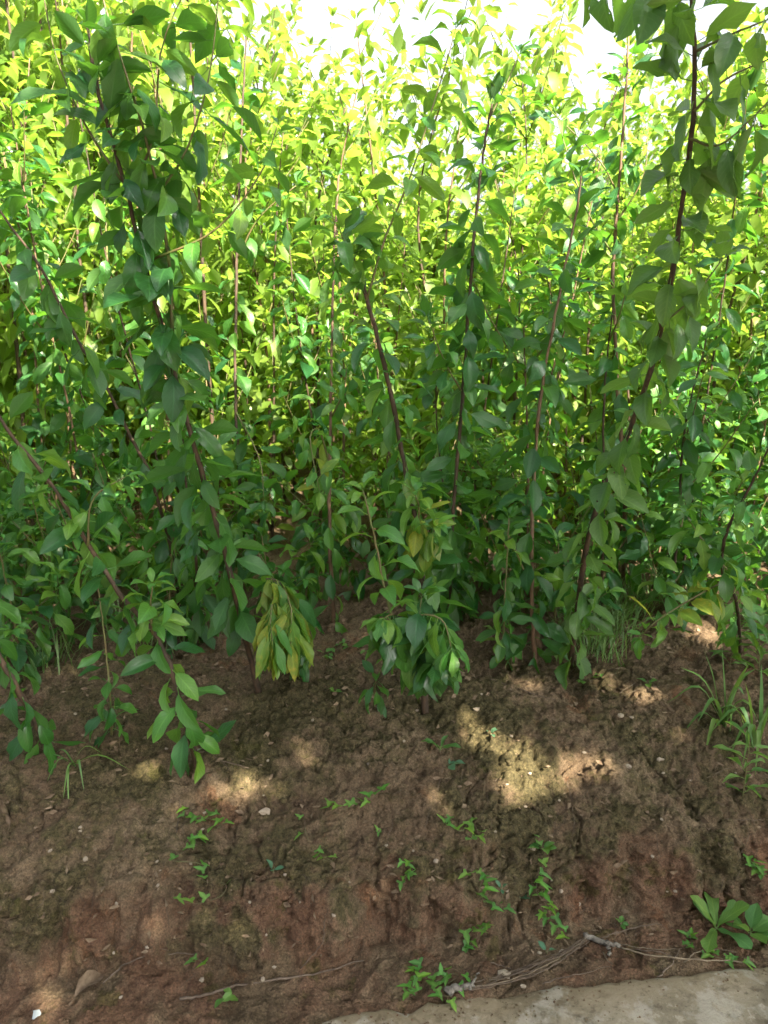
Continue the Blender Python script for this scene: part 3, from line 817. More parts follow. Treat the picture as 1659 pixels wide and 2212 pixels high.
# low leafy sprouts that make the skirt of the planting
LOW = [(55, 1470, .45, 'at far left behind the grass tuft'), (150, 1400, .55, 'left, behind the little leafy sprout'), (215, 1350, .60, 'left, above the narrow-leaved weed'),
       (300, 1300, .60, 'left, behind the far-leaning stem'), (365, 1400, .42, 'left of the bare brown foot'), (470, 1310, .55, 'just behind the bare brown foot'),
       (545, 1270, .60, 'behind the yellow hanging clump'), (655, 1300, .50, 'between yellow clump and pale upright stem'), (775, 1290, .45, 'right of the pale upright stem'),
       (1010, 1330, .50, 'right of the bright central shoot'), (1045, 1270, .60, 'deep behind the central shoot'), (1195, 1390, .38, 'between graft knob and arching sapling'),
       (1270, 1300, .55, 'behind the arching sapling foot'), (1430, 1270, .55, 'right of the sunlit orange foot'), (1500, 1310, .45, 'left of the right edge rosettes'),
       (1570, 1290, .60, 'behind the right edge rosettes'), (1640, 1350, .55, 'against the right edge'), (20, 1330, .60, 'against the left edge'), (100, 1290, .65, 'far left in the second line'),
       (870, 1290, .50, 'behind the bright central shoot'), (590, 1360, .35, 'beside the yellow clump foot'), (1130, 1270, .55, 'deep behind the graft knob')]
rl = random.Random(61)
for k, (px, py, h, where) in enumerate(LOW):
    b = gp(px, py)
    ln = Vector((rl.uniform(-.12, .12), rl.uniform(-.14, .0), 0))
    pts = [b, b + ln * .4 + Vector((0, 0, h * .5)), b + ln + Vector((0, 0, h))]
    sps = []
    for q in range(rl.choice([3, 4, 5])):
        f = rl.uniform(.1, .7); a = rl.uniform(0, 6.28); l_ = rl.uniform(.14, .28)
        st_ = b.lerp(pts[1], f * 2) if f < .5 else pts[1].lerp(pts[2], f * 2 - 1)
        v = Vector((math.cos(a) * .75, math.sin(a) * .75, .65))
        sps.append(([st_, st_ + v * l_ * .5, st_ + v * l_], ('mature', 'young'), dict(s0=.15, spacing=.026, size=(.07, .095), el=(-50, 20), r0=.0025)))
    sapling('low leafy sapling sprout, ' + where, pts, .005, .002, rl.choice([('mature',), ('mature', 'young')]), 300 + k, sps, bark='shoot',
            group='low sprouts along the planting edge', s0=.06, spacing=.026, size=(.07, .10), el=(-60, 15))

# graft knob and dry scar on the pale foot
def knob(parent_name_label, px, py):
    root = [o for o in col.objects if o.get('label', '').startswith(parent_name_label)][0]
    b = root.location
    prof_ = [(-0.02, .010), (0.01, .014), (0.03, .018), (0.05, .017), (0.065, .012), (0.085, .0125), (0.11, .010)]
    V, F = tube_data([Vector((0.002 * math.sin(z * 60), 0, z)) for z, _ in prof_], [q for _, q in prof_], 9, 0.08)
    link('graft_knob', mesh('graft_knob', V, F, M['barkpale']), root)
knob('sapling with pale swollen', 0, 0)

# ------------------------------------------------------------------ second and third rows: auto-placed, still leaf by leaf
placed = [Vector((o.location.x, o.location.y)) for o in col.objects if o.name.startswith('sapling')]
rr = random.Random(99)
ordn = 0
rows2 = []
for y0 in (2.62, 2.92, 3.22):
    x = -0.62 * y0 + rr.uniform(0, 0.1)
    while x < 0.62 * y0:
        p = Vector((x + rr.uniform(-0.05, 0.05), y0 + 0.05 * x + rr.uniform(-0.08, 0.08)))
        if all((p - q).length > 0.11 for q in placed):
            rows2.append((p, y0))
            placed.append(p)
        x += rr.uniform(0.24, 0.36)
rowname = {2.62: 'second', 2.92: 'third', 3.22: 'fourth'}
cnt = {}
for p, y0 in rows2:
    cnt[y0] = cnt.get(y0, 0) + 1
    b = ground(p.x, p.y)
    tall = 1.45 + 0.65 * max(0, min(1, (-p.x - .2) / .9)) + rr.uniform(-0.5, 0.25)
    lean = Vector((0.10 * p.x + rr.uniform(-0.14, 0.14), rr.uniform(-0.16, 0.06), 0))
    pts = [b, b + lean * 0.3 + Vector((rr.uniform(-.02, .02), 0, tall * 0.35)), b + lean * 0.7 + Vector((rr.uniform(-.03, .03), 0, tall * 0.7)), b + lean + Vector((0, 0, tall))]
    path = spline(pts, 20)
    shoots = []
    for k in range(rr.choice([5, 6, 7])):
        f = rr.uniform(0.04, 0.4) if k < 3 else rr.uniform(0.4, 0.9)
        q = path[int(f * 19)]
        a = rr.uniform(0, 6.28)
        ln = rr.uniform(0.18, 0.38)
        v = Vector((math.cos(a) * 0.6, math.sin(a) * 0.6, 0.8))
        shoots.append(([q, q + v * ln * 0.5, q + v * ln + Vector((0, 0, 0.06))], rr.choice([('mature', 'young'), ('young',), ('mature',)]),
                       D(s0=0.15, spacing=0.026, size=(0.07, 0.10), el=(-40, 30))))
    n_ = cnt[y0]
    num = ['first', 'second', 'third', 'fourth', 'fifth', 'sixth', 'seventh', 'eighth', 'ninth', 'tenth', 'eleventh', 'twelfth', 'thirteenth',
           'fourteenth', 'fifteenth', 'sixteenth', 'seventeenth', 'eighteenth', 'nineteenth', 'twentieth'][min(n_ - 1, 19)]
    sapling('leafy green sapling, %s from the left in the %s row of the planting' % (num, rowname[y0]),
            pts, rr.uniform(0.005, 0.007), 0.0025, rr.choice([('mature',), ('mature', 'young'), ('mature', 'mature', 'young')]), 100 + ordn, shoots,
            bark=rr.choice(['bark', 'bark', 'barkpale']), group='saplings of the middle rows', s0=rr.uniform(0.03, 0.08), spacing=0.029, size=(0.08, 0.11), el=(-60, 10))
    ordn += 1

# ------------------------------------------------------------------ field saplings behind: copies of a few individuals
def field_proto(seed, h):
    r = random.Random(seed)
    pts = [Vector((0, 0, -0.03)), Vector((r.uniform(-.04, .04), r.uniform(-.04, .04), h * .4)), Vector((r.uniform(-.09, .09), r.uniform(-.09, .09), h * .75)), Vector((r.uniform(-.12, .12), r.uniform(-.12, .12), h))]
    path = spline(pts, 14)
    stem = stem_mesh(path, r.uniform(0.008, 0.011), 0.0025, M[r.choice(['bark', 'barkpale'])], Vector(), 6, 0.4, 'stem', r)
    shoots, lines = [], [path]
    for k in range(r.choice([8, 9, 10])):
        q = path[r.randint(1, 12)]
        a = r.uniform(0, 6.28); ln = r.uniform(0.22, 0.5)
        v = Vector((math.cos(a) * 0.6, math.sin(a) * 0.6, 0.85))
        sp = spline([q, q + v * ln * .5, q + v * ln + Vector((0, 0, .07))], 7)
        shoots.append(stem_mesh(sp, 0.0035, 0.0015, M['shoot'], Vector(), 4, 0, 'shoot', r))
        lines.append(sp)
    V, F, U = [], [], []
    def add(base, d, size, roll):
        lv, lf, lu = leaf_data(L=size, ratio=r.uniform(0.40, 0.52), fold=r.uniform(.1, .4), curl=r.uniform(.2, 1.3), wave=.05, pet=0.15, rows=3, cols=1, r=r)
        lv = lv[:-6]; lu = lu[:-6]; lf = lf[:-3]
        m = orient(d, roll)
        n0 = len(V)
        for v in lv: V.append(tuple(base + m @ Vector(v)))
        U.extend(lu)
        for f in lf: F.append(tuple(n0 + t for t in f))
    for li, ln_ in enumerate(lines):
        seg = [(ln_[i + 1] - ln_[i]).length for i in range(len(ln_) - 1)]
        tot = sum(seg); s = tot * (0.06 if li == 0 else 0.12); az = r.uniform(0, 6.28)
        while s < tot:
            acc = 0; i = 0
            while i < len(seg) - 1 and acc + seg[i] < s: acc += seg[i]; i += 1
            p = ln_[i].lerp(ln_[i + 1], min(1, (s - acc) / seg[i]))
            az += GA
            q = s / tot
            e = R(r.uniform(-55, 25)) if q < .85 else R(r.uniform(0, 60))
            d = Vector((math.cos(az) * math.cos(e), math.sin(az) * math.cos(e), math.sin(e)))
            add(p, d, r.uniform(.078, .118) * (1 if q < .9 else .75), r.uniform(-.5, .5))
            s += r.uniform(.02, .034)
        for k in range(5):
            a = k * GA
            add(ln_[-1], Vector((math.cos(a) * .6, math.sin(a) * .6, 1)), r.uniform(.04, .065), 0)
    fol = mesh('foliage', V, F, M['field'], U)
    return stem, shoots, fol

protos = [field_proto(500 + k, 2.0) for k in range(9)]
cands = []
r = random.Random(4)
y = 3.5
while y < 15:
    step = 0.30 if y < 8 else 0.42
    x = -0.60 * y - 0.25
    while x < 0.60 * y + 0.25:
        cands.append((x + r.uniform(-.09, .09), y + 0.04 * x + r.uniform(-.10, .10)))
        x += (0.26 if y < 8 else 0.36) * r.uniform(.85, 1.15)
    y += step
cands.sort(key=lambda c: c[1])
def field_h(x, y):
    xr = x / max(y, .1)
    left = max(0.0, min(1.0, (-xr - 0.08) / 0.3))
    return 1.86 + 1.1 * left + 0.14 * (xr > 0.15) + 0.005 * y
MASS = 'field saplings in the sunlit mass'
for k, (x, y) in enumerate(cands[:300]):
    stem, shoots, fol = protos[r.randrange(9)]
    b = ground(x, y)
    root = empty('field_sapling', b)
    xz = ['at the far left', 'at the left', 'left of the middle', 'in the middle', 'right of the middle', 'at the right', 'at the far right'][max(0, min(6, int((x / y + .56) / .16)))]
    dz = 'directly behind the front rows' if y < 4.2 else 'in the near field' if y < 5.2 else 'halfway into the field' if y < 6.3 else 'deep in the field'
    tag(root, 'sunlit sapling %s of the planting, %s' % (xz, dz), 'sapling', 'sunlit field saplings %s, %s' % (xz, dz))
    hs = field_h(x, y) / 2.0 * r.uniform(0.66, 1.24)
    root.rotation_euler = (r.uniform(-.05, .05), r.uniform(-.05, .05), r.uniform(0, 6.28))
    root.scale = (1.0, 1.0, hs)
    root.scale = (hs ** .5, hs ** .5, hs)
    link('stem', stem, root)
    for s_ in shoots: link('shoot', s_, root)
    tag(link('foliage', fol, root), kind='stuff')

# the rest of the field: one mass beyond counting
def far_field(rest):
    r = random.Random(77)
    Vs, Fs = [], []
    off = 0
    packs = []
    for stem, shoots, fol in protos:
        co = np.empty(len(fol.vertices) * 3, np.float32); fol.vertices.foreach_get('co', co); co = co.reshape(-1, 3)
        packs.append((co, [tuple(p.vertices) for p in fol.polygons], fol))
    V_all, loops, starts, tots = [], [], [], []
    nl = 0; nv = 0
    arrs = []
    for co, polys, fol in packs:
        # thin the far crowns: every second leaf as a folded kite, a little larger
        npl = 8                                          # vertices of one field leaf
        base = co[0::npl]; tip = co[npl - 1::npl]
        left = co[1::npl]; right = co[3::npl]
        l2 = co[4::npl]; r2 = co[6::npl]
        n_ = min(len(base), len(tip))
        q = np.stack([base[:n_], (left[:n_] + l2[:n_]) / 2, tip[:n_], (right[:n_] + r2[:n_]) / 2], 1)[::2]
        q = q[:, :1] + (q - q[:, :1]) * 1.35
        nk = len(q)
        b4 = np.arange(nk)[:, None] * 4
        li = np.concatenate([b4 + np.array([0, 1, 2]), b4 + np.array([0, 2, 3])], 1).ravel().astype(np.int32)
        arrs.append((q.reshape(-1, 3), li, np.arange(0, len(li), 3, dtype=np.int32)))
    for (x, y) in rest:
        co, li, ls = arrs[r.randrange(len(arrs))]
        b = ground(x, y)
        a = r.uniform(0, 6.28)
        hs = field_h(x, y) / 2.0 * r.uniform(.8, 1.1)
        ca, sa = math.cos(a), math.sin(a)
        w = hs ** .5 * 1.15
        c2 = np.stack([(co[:, 0] * ca - co[:, 1] * sa) * w + b.x, (co[:, 0] * sa + co[:, 1] * ca) * w + b.y, co[:, 2] * hs + b.z], -1)
        V_all.append(c2); loops.append(li + nv); starts.append(ls + nl)
        nv += len(c2); nl += len(li)
    V = np.concatenate(V_all).astype(np.float32); Lp = np.concatenate(loops).astype(np.int32); St = np.concatenate(starts).astype(np.int32)
    me = bpy.data.meshes.new('distant_saplings')
    me.vertices.add(len(V)); me.vertices.foreach_set('co', V.ravel())
    me.loops.add(len(Lp)); me.loops.foreach_set('vertex_index', Lp)
    me.polygons.add(len(St)); me.polygons.foreach_set('loop_start', St)
    me.polygons.foreach_set('use_smooth', np.ones(len(St), bool))
    me.update(calc_edges=True)
    me.materials.append(M['field'])
    o = link('distant_saplings', me)
    tag(o, 'mass of sunlit saplings at the far end of the field', 'saplings', kind='stuff')
    print('far field plants', len(rest), 'faces', len(St))
side = []
y = 2.7
while y < 15:                      # the planting goes on to either side of the view
    for sg in (-1, 1):
        x = 0.62 * y + 0.35
        while x < 0.62 * y + 2.0:
            side.append((sg * x + r.uniform(-.08, .08), y + r.uniform(-.1, .1)))
            x += r.uniform(.26, .36)
    y += 0.34
far_field(cands[300:] + side)

# ------------------------------------------------------------------ trees
def tree(name, label, base, h, crown_c, crown_r, n, leaf, mat, seed, trunk_r=0.12, gaps=(), cat='tree', limbs=9, shape=None):
    r = random.Random(seed)
    root = empty(name, base)
    tag(root, label, cat)
    cc = Vector(crown_c)
    tp = spline([Vector((0, 0, -0.2)), Vector((r.uniform(-.1, .1), r.uniform(-.1, .1), h * .35)), cc * 0.5 + Vector((0, 0, h * .25)), cc], 16)
    V, F = tube_data(tp, [trunk_r * (1 - .75 * i / 15) * (1 + .5 * math.exp(-i)) for i in range(16)], 10, .06, r)
    tr = link('trunk', mesh('trunk', V, F, M['trunk']), root)
    clumps = []
    for k in range(limbs):
        d = Vector((r.gauss(0, 1), r.gauss(0, 1), r.gauss(0, .8))).normalized()
        e = cc + Vector((d.x * crown_r[0], d.y * crown_r[1], d.z * crown_r[2])) * r.uniform(.55, .95)
        s0 = tp[r.randint(8, 15)]
        p = spline([s0, s0.lerp(e, .5) + Vector((0, 0, .15)), e], 8)
        V, F = tube_data(p, [trunk_r * .3 * (1 - .8 * i / 7) for i in range(8)], 6, .05, r)
        link('limb', mesh('limb', V, F, M['trunk']), root)
        clumps.append(e)
    V, F = [], []
    gl = [(Vector(g) - Vector(base), rad) for g, rad in gaps]
    cl = []
    for k in range(max(30, n // 260)):
        d = Vector((r.gauss(0, 1), r.gauss(0, 1), r.gauss(0, 1))).normalized() * r.random() ** (1 / 2.6)
        cl.append(cc + Vector((d.x * crown_r[0], d.y * crown_r[1], d.z * crown_r[2])))
    k = 0
    cr_ = min(crown_r) * .27
    while k < n:
        c = r.choice(cl)
        p = c + Vector((r.gauss(0, cr_), r.gauss(0, cr_), r.gauss(0, cr_ * .75)))
        k += 1
        bad = False
        for g, rad in gl:
            v = p - g
            if (v - TO_SUN * v.dot(TO_SUN)).length < rad: bad = True; break
        if bad: continue
        a = r.uniform(0, 6.28); e = r.uniform(-.8, .4)
        d = Vector((math.cos(a) * math.cos(e), math.sin(a) * math.cos(e), math.sin(e)))
        m = orient(d, r.uniform(-.8, .8))
        s = leaf * r.uniform(.7, 1.25)
        n0 = len(V)
        for q in ((0, 0, 0), (.26 * s, .45 * s, .05 * s), (0, s, -.12 * s), (-.26 * s, .45 * s, .05 * s)):
            V.append(tuple(p + m @ Vector(q)))
        F.append((n0, n0 + 1, n0 + 2)); F.append((n0, n0 + 2, n0 + 3))
    tag(link('crown', mesh('crown', V, F, M[mat], [(0.5, 0.5)] * len(V)), root), kind='stuff')
    return root

# the tree that shades the bank and the front rows (it stands across the path, behind the photographer)
gaps = []
for line, rad in (([(1070, 1605), (1130, 1622), (1190, 1640), (1235, 1650)], .050), ([(1100, 1692), (1140, 1690), (1185, 1692)], .034), ([(1290, 1640), (1270, 1670)], .030),
                  ([(1005, 1560), (1020, 1590)], .040), ([(735, 1572), (775, 1566)], .028), ([(650, 1606), (685, 1596)], .030), ([(655, 1642)], .024), ([(500, 1716), (535, 1705), (562, 1690)], .032),
                  ([(440, 1712)], .022), ([(340, 1655)], .028), ([(352, 1568)], .030), ([(928, 1712), (945, 1742)], .034), ([(1392, 1500), (1345, 1488)], .042), ([(1205, 1455), (1145, 1468)], .036),
                  ([(1500, 1368), (1555, 1362)], .050), ([(132, 2086), (152, 2074)], .012), ([(104, 2180)], .008), ([(1640, 1845)], .036), ([(1345, 1275)], .05), ([(90, 1290), (150, 1260)], .05),
                  ([(905, 1160)], .035), ([(1250, 1240)], .04), ([(590, 1420)], .03), ([(700, 1000)], .05), ([(1480, 1330)], .04), ([(270, 1060)], .05), ([(1060, 1140)], .04)):
    for px, py in line:
        gaps.append((pick(px, py)[0], rad + .030))
rf = random.Random(21)
for k in range(46):
    p_ = pick(rf.uniform(0, 1659), rf.choice([rf.uniform(1420, 1760), rf.uniform(1250, 1500), rf.uniform(1700, 2150)]))[0]
    if p_ is not None: gaps.append((p_, rf.uniform(.035, .05)))
for k in range(30):
    gaps.append((at(rf.uniform(0, 1659), rf.uniform(500, 1300), rf.uniform(1.9, 2.6)), rf.uniform(.04, .06)))
shade_c = Vector((0.0, 1.75, 0.95)) + TO_SUN * 4.4
tb = Vector((shade_c.x + 0.5, shade_c.y - 0.4, -0.05))
tree('shade_tree', 'broad leafy tree standing across the concrete path behind the viewer', tb, shade_c.z + .5,
     shade_c - tb, (1.85, 1.05, 1.05), 56000, 0.085, 'mature', 5, 0.12, gaps)
for k, (x, y, h, cz, cr3, n) in enumerate((( -5.2, -4.6, 5.4, 3.9, (1.9, 1.4, 2.1), 7000), (-2.2, -5.0, 6.0, 4.1, (1.9, 1.4, 2.3), 8000), (0.7, -5.2, 6.0, 4.2, (1.8, 1.4, 2.3), 8000),
                                       (5.6, -3.0, 6.4, 4.4, (1.9, 1.5, 2.5), 8000), (7.2, 0.6, 6.0, 4.2, (1.7, 1.7, 2.4), 7000))):  # unseen trees added to block sky light from behind and deepen front shade
    tree('shade_tree', ['added sky-blocking tree behind the path, far left of the viewer', 'added sky-blocking tree behind the path, left of the viewer', 'added sky-blocking tree right behind the viewer across the path',
                        'added sky-blocking tree behind the path, right of the viewer', 'added sky-blocking tree beside the path at far right of the viewer'][k], Vector((x, y, -.05)), h, (0, 0, cz), cr3, n, .2, 'mature', 40 + k, .13, gaps)
# trees at the end of the field
tree('field_edge_tree', 'dark tree at the far end of the field, top left corner', ground(-6.6, 14.5), 5.2, (0.1, 0, 5.0), (1.5, 1.3, 2.2), 9000, 0.16, 'far', 8, .11)
tree('field_edge_tree', 'dim tree with bare lower trunk at far left beside the dark tree', ground(-9.0, 17.5), 6, (0, 0, 5.6), (1.8, 1.4, 2.3), 8000, 0.18, 'far', 9, .12)

# ------------------------------------------------------------------ weeds, grass and litter on the bank
def lobed_leaf(mat, r):
    """small three-lobed arrow leaf of a creeping vine"""
    o = [(0, 0), (-.36, -.10), (-.42, .08), (-.17, .24), (-.20, .50), (0, 1.0), (.20, .50), (.17, .24), (.42, .08), (.36, -.10)]
    V = [(x * .1, (y + .15) * .1, .012 * abs(x) * 2 - .02 * max(0, y - .4) ** 2 + r.uniform(-.001, .001)) for x, y in o] + [(0, .035, -.001)]
    F = [(10, (i + 1) % 10, i) for i in range(10)]
    U = [(x * .5 + .5, max(0, y)) for x, y in o] + [(.5, .2)]
    return mesh('leaf', V, F, mat, U)
r = random.Random(12)
LS['ivy'] = [lobed_leaf(M['weed'], r) for _ in range(4)] + [lobed_leaf(M['young'], r) for _ in range(3)]

def surf(px, py, lift=0.004):
    p, n = pick(px, py)
    if p is None:
        p, n = at(px, py, 1.9), Vector((0, 0, 1))
    return p + n * lift, n

def vine(label, line, size=(.024, .038), n=10, seed=0, spread=0.012, kind='ivy', lift=0.012):
    r = random.Random(seed + 900)
    P = [surf(px, py, lift)[0] for px, py in line]
    base = P[0].copy()
    root = empty('creeping_vine', base)
    tag(root, label, 'vine', 'creeping vines on the bank')
    path = spline(P, 4 * len(P))
    link('stem', stem_mesh(path, .0013, .0008, M['vine'], base, 5, 0, 'stem', r), root)
    for i in range(n):
        f = (i + r.uniform(.2, .8)) / n
        q = path[min(len(path) - 1, int(f * len(path)))] + Vector((r.uniform(-spread, spread), r.uniform(-spread, spread), 0))
        a = r.uniform(0, 6.28)
        d = Vector((math.cos(a), math.sin(a) - .5, r.uniform(-.5, .4))).normalized()
        o = put_leaf(root, q + Vector((0, -0.004, .010)), d, r.uniform(*size), kind, r.uniform(-.4, .4), r, base)
    return root

vine('creeping vine with clustered arrow leaves left of centre on the slope', [(395, 1750), (425, 1765), (450, 1775), (470, 1790), (440, 1800), (405, 1815)], n=17, seed=1, spread=.02)
vine('trailing vine with spaced arrow leaves hanging below the left leaf cluster', [(410, 1830), (375, 1862), (430, 1865), (445, 1895), (480, 1905), (470, 1945), (410, 1945), (390, 1930)], n=9, seed=2)
vine('vine with yellow tinged leaves across the middle of the slope', [(700, 1735), (735, 1745), (760, 1735), (800, 1730), (815, 1715)], n=10, seed=3)
vine('sparse vine sprigs hanging on the mossy lip left of the centre', [(655, 1775), (665, 1810), (690, 1855), (715, 1860), (668, 1830)], n=6, seed=4, size=(.02, .03))
vine('pair of pale green vine tips right of the centre on the slope', [(965, 1765), (972, 1790), (1000, 1800), (1025, 1775), (1030, 1800), (1025, 1825)], n=10, seed=5)
vine('vine curtain of small leaves trailing down the cut face near centre', [(875, 1850), (890, 1870), (870, 1890), (876, 1920)], n=9, seed=6, size=(.018, .028))
vine('vine hanging down the cut face with bright leaf knot at the top', [(1015, 1885), (1040, 1895), (1030, 1920), (1060, 1945), (1075, 1960)], n=12, seed=7)
vine('long vine column below the small oval rosette', [(1165, 1870), (1168, 1900), (1160, 1925), (1180, 1950), (1170, 1975), (1190, 1995), (1215, 2030)], n=18, seed=8)
vine('low vine sprig at the foot of the cut face near centre', [(1000, 2010), (1025, 2005), (1045, 1990), (1010, 2035), (1015, 2055)], n=9, seed=9)
vine('vine sprig left of the twig bundle by the concrete edge', [(880, 2165), (895, 2130), (905, 2105), (890, 2150)], n=10, seed=10)
vine('vine sprig over the butt of the twig bundle', [(945, 2130), (960, 2110), (985, 2120), (940, 2145), (985, 2160)], n=11, seed=11)
vine('small leaves beside the concrete edge at bottom left of centre', [(465, 2150), (480, 2165), (490, 2180)], n=4, seed=12, kind='oval')
vine('low creeping herb along the front of the bright central shoot', [(690, 1435), (715, 1410), (745, 1395), (775, 1400), (800, 1405)], n=22, seed=13, size=(.018, .03), kind='oval', spread=.025)
vine('tiny leaf sprig beside the arched twig at lower left', [(430, 2058), (440, 2066), (445, 2070)], n=4, seed=14, size=(.02, .03))
vine('creeper beside the broad rosette at the concrete corner', [(1485, 2045), (1510, 2060), (1545, 2070), (1580, 2080), (1600, 2085)], n=14, seed=15, size=(.018, .028))
vine('fine creeper with yellow tips below the fine grass at right', [(1250, 1490), (1262, 1478), (1285, 1470), (1300, 1462)], n=9, seed=16, size=(.016, .026))
vine('leafy creeper at the right edge above the rosette', [(1610, 1860), (1640, 1875), (1650, 1900)], n=8, seed=17, size=(.025, .04))

def rosette(label, px, py, n, size, kind, el=(10, 50), seed=0, name='weed_rosette', cat='weed', group=None, r_az=None):
    r = random.Random(seed + 300)
    p, nn = surf(px, py, 0.0)
    root = empty(name, p)
    tag(root, label, cat, group)
    V, F = tube_data([Vector((0, 0, -.01)), Vector((0, -.001, .004)), Vector((0, -.002, .010))], [.003, .003, .002], 6)
    link('crown_base', mesh('crown_base', V, F, M['vine']), root)
    for k in range(n):
        a = (r_az[k] if r_az else k * GA + r.uniform(-.3, .3))
        e = R(r.uniform(*el))
        d = Vector((math.cos(a) * math.cos(e), math.sin(a) * math.cos(e), math.sin(e)))
        put_leaf(root, p + Vector((0, -.002, .008)), d, r.uniform(*size), kind, r.uniform(-.25, .25), r, p)
    return root

LS['broad'] = []
rb = random.Random(77)
for i in range(4):
    V, F, U = leaf_data(L=.1, ratio=rb.uniform(.36, .42), fold=.18, curl=rb.uniform(.5, 1.0), wave=.12, pet=.05, rows=11, cols=1, r=rb, wp=(0, .30, .42, .70, 1.0, .92, 0))
    # spoon shape: widen towards the tip
    V = [(x * (1 + .14 * math.sin(y * 620)), y, z) for x, y, z in V]
    LS['broad'].append(mesh('leaf', V, F, M['weed'], U))
rosette('broad-leaved weed rosette with toothed spoon leaves by the concrete corner', 1545, 2010, 7, (.075, .108), 'broad', (15, 60), 1,
        r_az=[1.35, 2.75, .6, .15, 5.2, 4.1, 2.0])
rosette('heart-leaved weed beside the broad rosette at the right edge', 1618, 2020, 6, (.05, .07), 'oval', (0, 50), 2)
rosette('small rosette of oval leaves at the top of a vine column', 1172, 1838, 7, (.03, .042), 'oval', (5, 40), 3)
rosette('narrow-leaved seedling on the upper slope', 950, 1625, 4, (.04, .06), 'weed', (20, 70), 4)
rosette('seedling with flat bluish leaves just below the narrow-leaved seedling', 968, 1658, 4, (.03, .05), 'bluish', (0, 25), 5)
rosette('bluish seedlings on the red cut face', 1122, 1945, 6, (.02, .03), 'bluish', (0, 50), 6)
rosette('two-leaved bluish seedling on the mossy slope left of the centre', 590, 1885, 3, (.02, .028), 'bluish', (10, 50), 7)
rosette('bluish seedling at the top edge of the cut face', 1082, 1925, 3, (.018, .026), 'bluish', (10, 50), 8)
rosette('round-leaved seedling low on the cut face', 1340, 2000, 4, (.016, .022), 'oval', (10, 50), 9)
rosette('pale seedling leaf at the foot of the cut face', 1180, 2060, 2, (.02, .026), 'bluish', (10, 40), 10)
rosette('small seedling between saplings under the right crown', 1070, 1370, 5, (.03, .045), 'weed', (0, 40), 11)
rosette('round green seedling beside the right grass clump', 1400, 1385 + 95, 4, (.025, .035), 'oval', (0, 40), 12)
rosette('tiny seedling on the sunlit moss', 1060, 1590, 4, (.018, .024), 'bluish', (0, 40), 13)
rosette('yellow tinged sprig on the slope beside the centre vine', 818, 1800, 3, (.018, .026), 'ivy', (0, 40), 14)
rosette('seedling at the foot of the left saplings', 725, 1500, 5, (.018, .026), 'oval', (0, 40), 15)
rosette('yellow green weed sprig beside the bank corner at right', 1490, 2028, 4, (.022, .032), 'ivy', (0, 50), 16)

def blade_mesh(pts, w, mat, origin, fold=.25):
    path = spline(pts, 9)
    V, F = [], []
    for i, p in enumerate(path):
        t = (path[min(i + 1, 8)] - path[max(i - 1, 0)]).normalized()
        side = t.cross(Vector((0, 0, 1)))
        if side.length < 1e-3: side = Vector((1, 0, 0))
        side.normalize()
        nn = side.cross(t)
        f = i / 8
        ww = w * (0.55 + .9 * f if f < .4 else max(.02, 1 - ((f - .4) / .6) ** 1.6) * .91) * .5
        q = p - origin
        V += [tuple(q - side * ww + nn * ww * fold), tuple(q), tuple(q + side * ww + nn * ww * fold)]
    for i in range(8):
        a = i * 3
        F += [(a, a + 1, a + 4, a + 3), (a + 1, a + 2, a + 5, a + 4)]
    return mesh('blade', V, F, mat, [(.5, .5)] * len(V))

def grass(label, px, py, blades, seed=0, w=.009, name='grass_clump', mat='grass'):
    """blades: list of (tip offset x, y, z, arch)"""
    r = random.Random(seed + 50)
    p, _ = surf(px, py, 0)
    root = empty(name, p)
    tag(root, label, 'grass', 'grass clumps on the bank')
    for (dx, dy, dz, arch) in blades:
        b = p + Vector((r.uniform(-.012, .012), r.uniform(-.012, .012), -.005))
        tip = p + Vector((dx, dy, dz))
        mid = b.lerp(tip, .5) + Vector((0, 0, arch))
        link('blade', blade_mesh([b, mid, tip], w * r.uniform(.8, 1.2), M[mat], p), root)
    return root

grass('clump of long broad grass blades on the right slope', 1560, 1565,
      [(-.13, -.02, -.03, .06), (-.12, .05, .16, .05), (-.02, .02, .26, .0), (.03, -.05, .12, .07), (.06, .0, .2, .03), (.09, -.05, .02, .08), (-.08, -.08, -.06, .07),
       (.02, -.02, -.1, .1), (.1, .04, .16, .05), (-.16, .02, .06, .09), (-.06, .04, .22, .03), (.05, -.10, -.02, .09), (-.10, -.06, .04, .08)], 1, .016)
grass('second grass clump with downward arching blades at the right edge', 1630, 1610,
      [(-.1, -.05, -.02, .1), (-.05, .0, .2, .03), (.0, .02, .25, .02), (-.03, -.08, -.05, .1), (.05, .0, .18, .04), (-.12, .02, .1, .07), (-.08, -.1, .0, .1), (.03, -.06, .1, .08), (-.15, -.02, .04, .1)], 2, .014)
grass('arching grass tuft with dark blades at lower left', 160, 1650,
      [(-.06, -.06, -.04, .05), (.0, -.09, -.06, .05), (.05, -.07, -.04, .05), (.16, -.03, .0, .04), (-.05, .0, .03, .03), (.08, .0, .03, .04), (.03, -.13, -.10, .06), (-.09, -.03, .0, .04)], 3, .006)
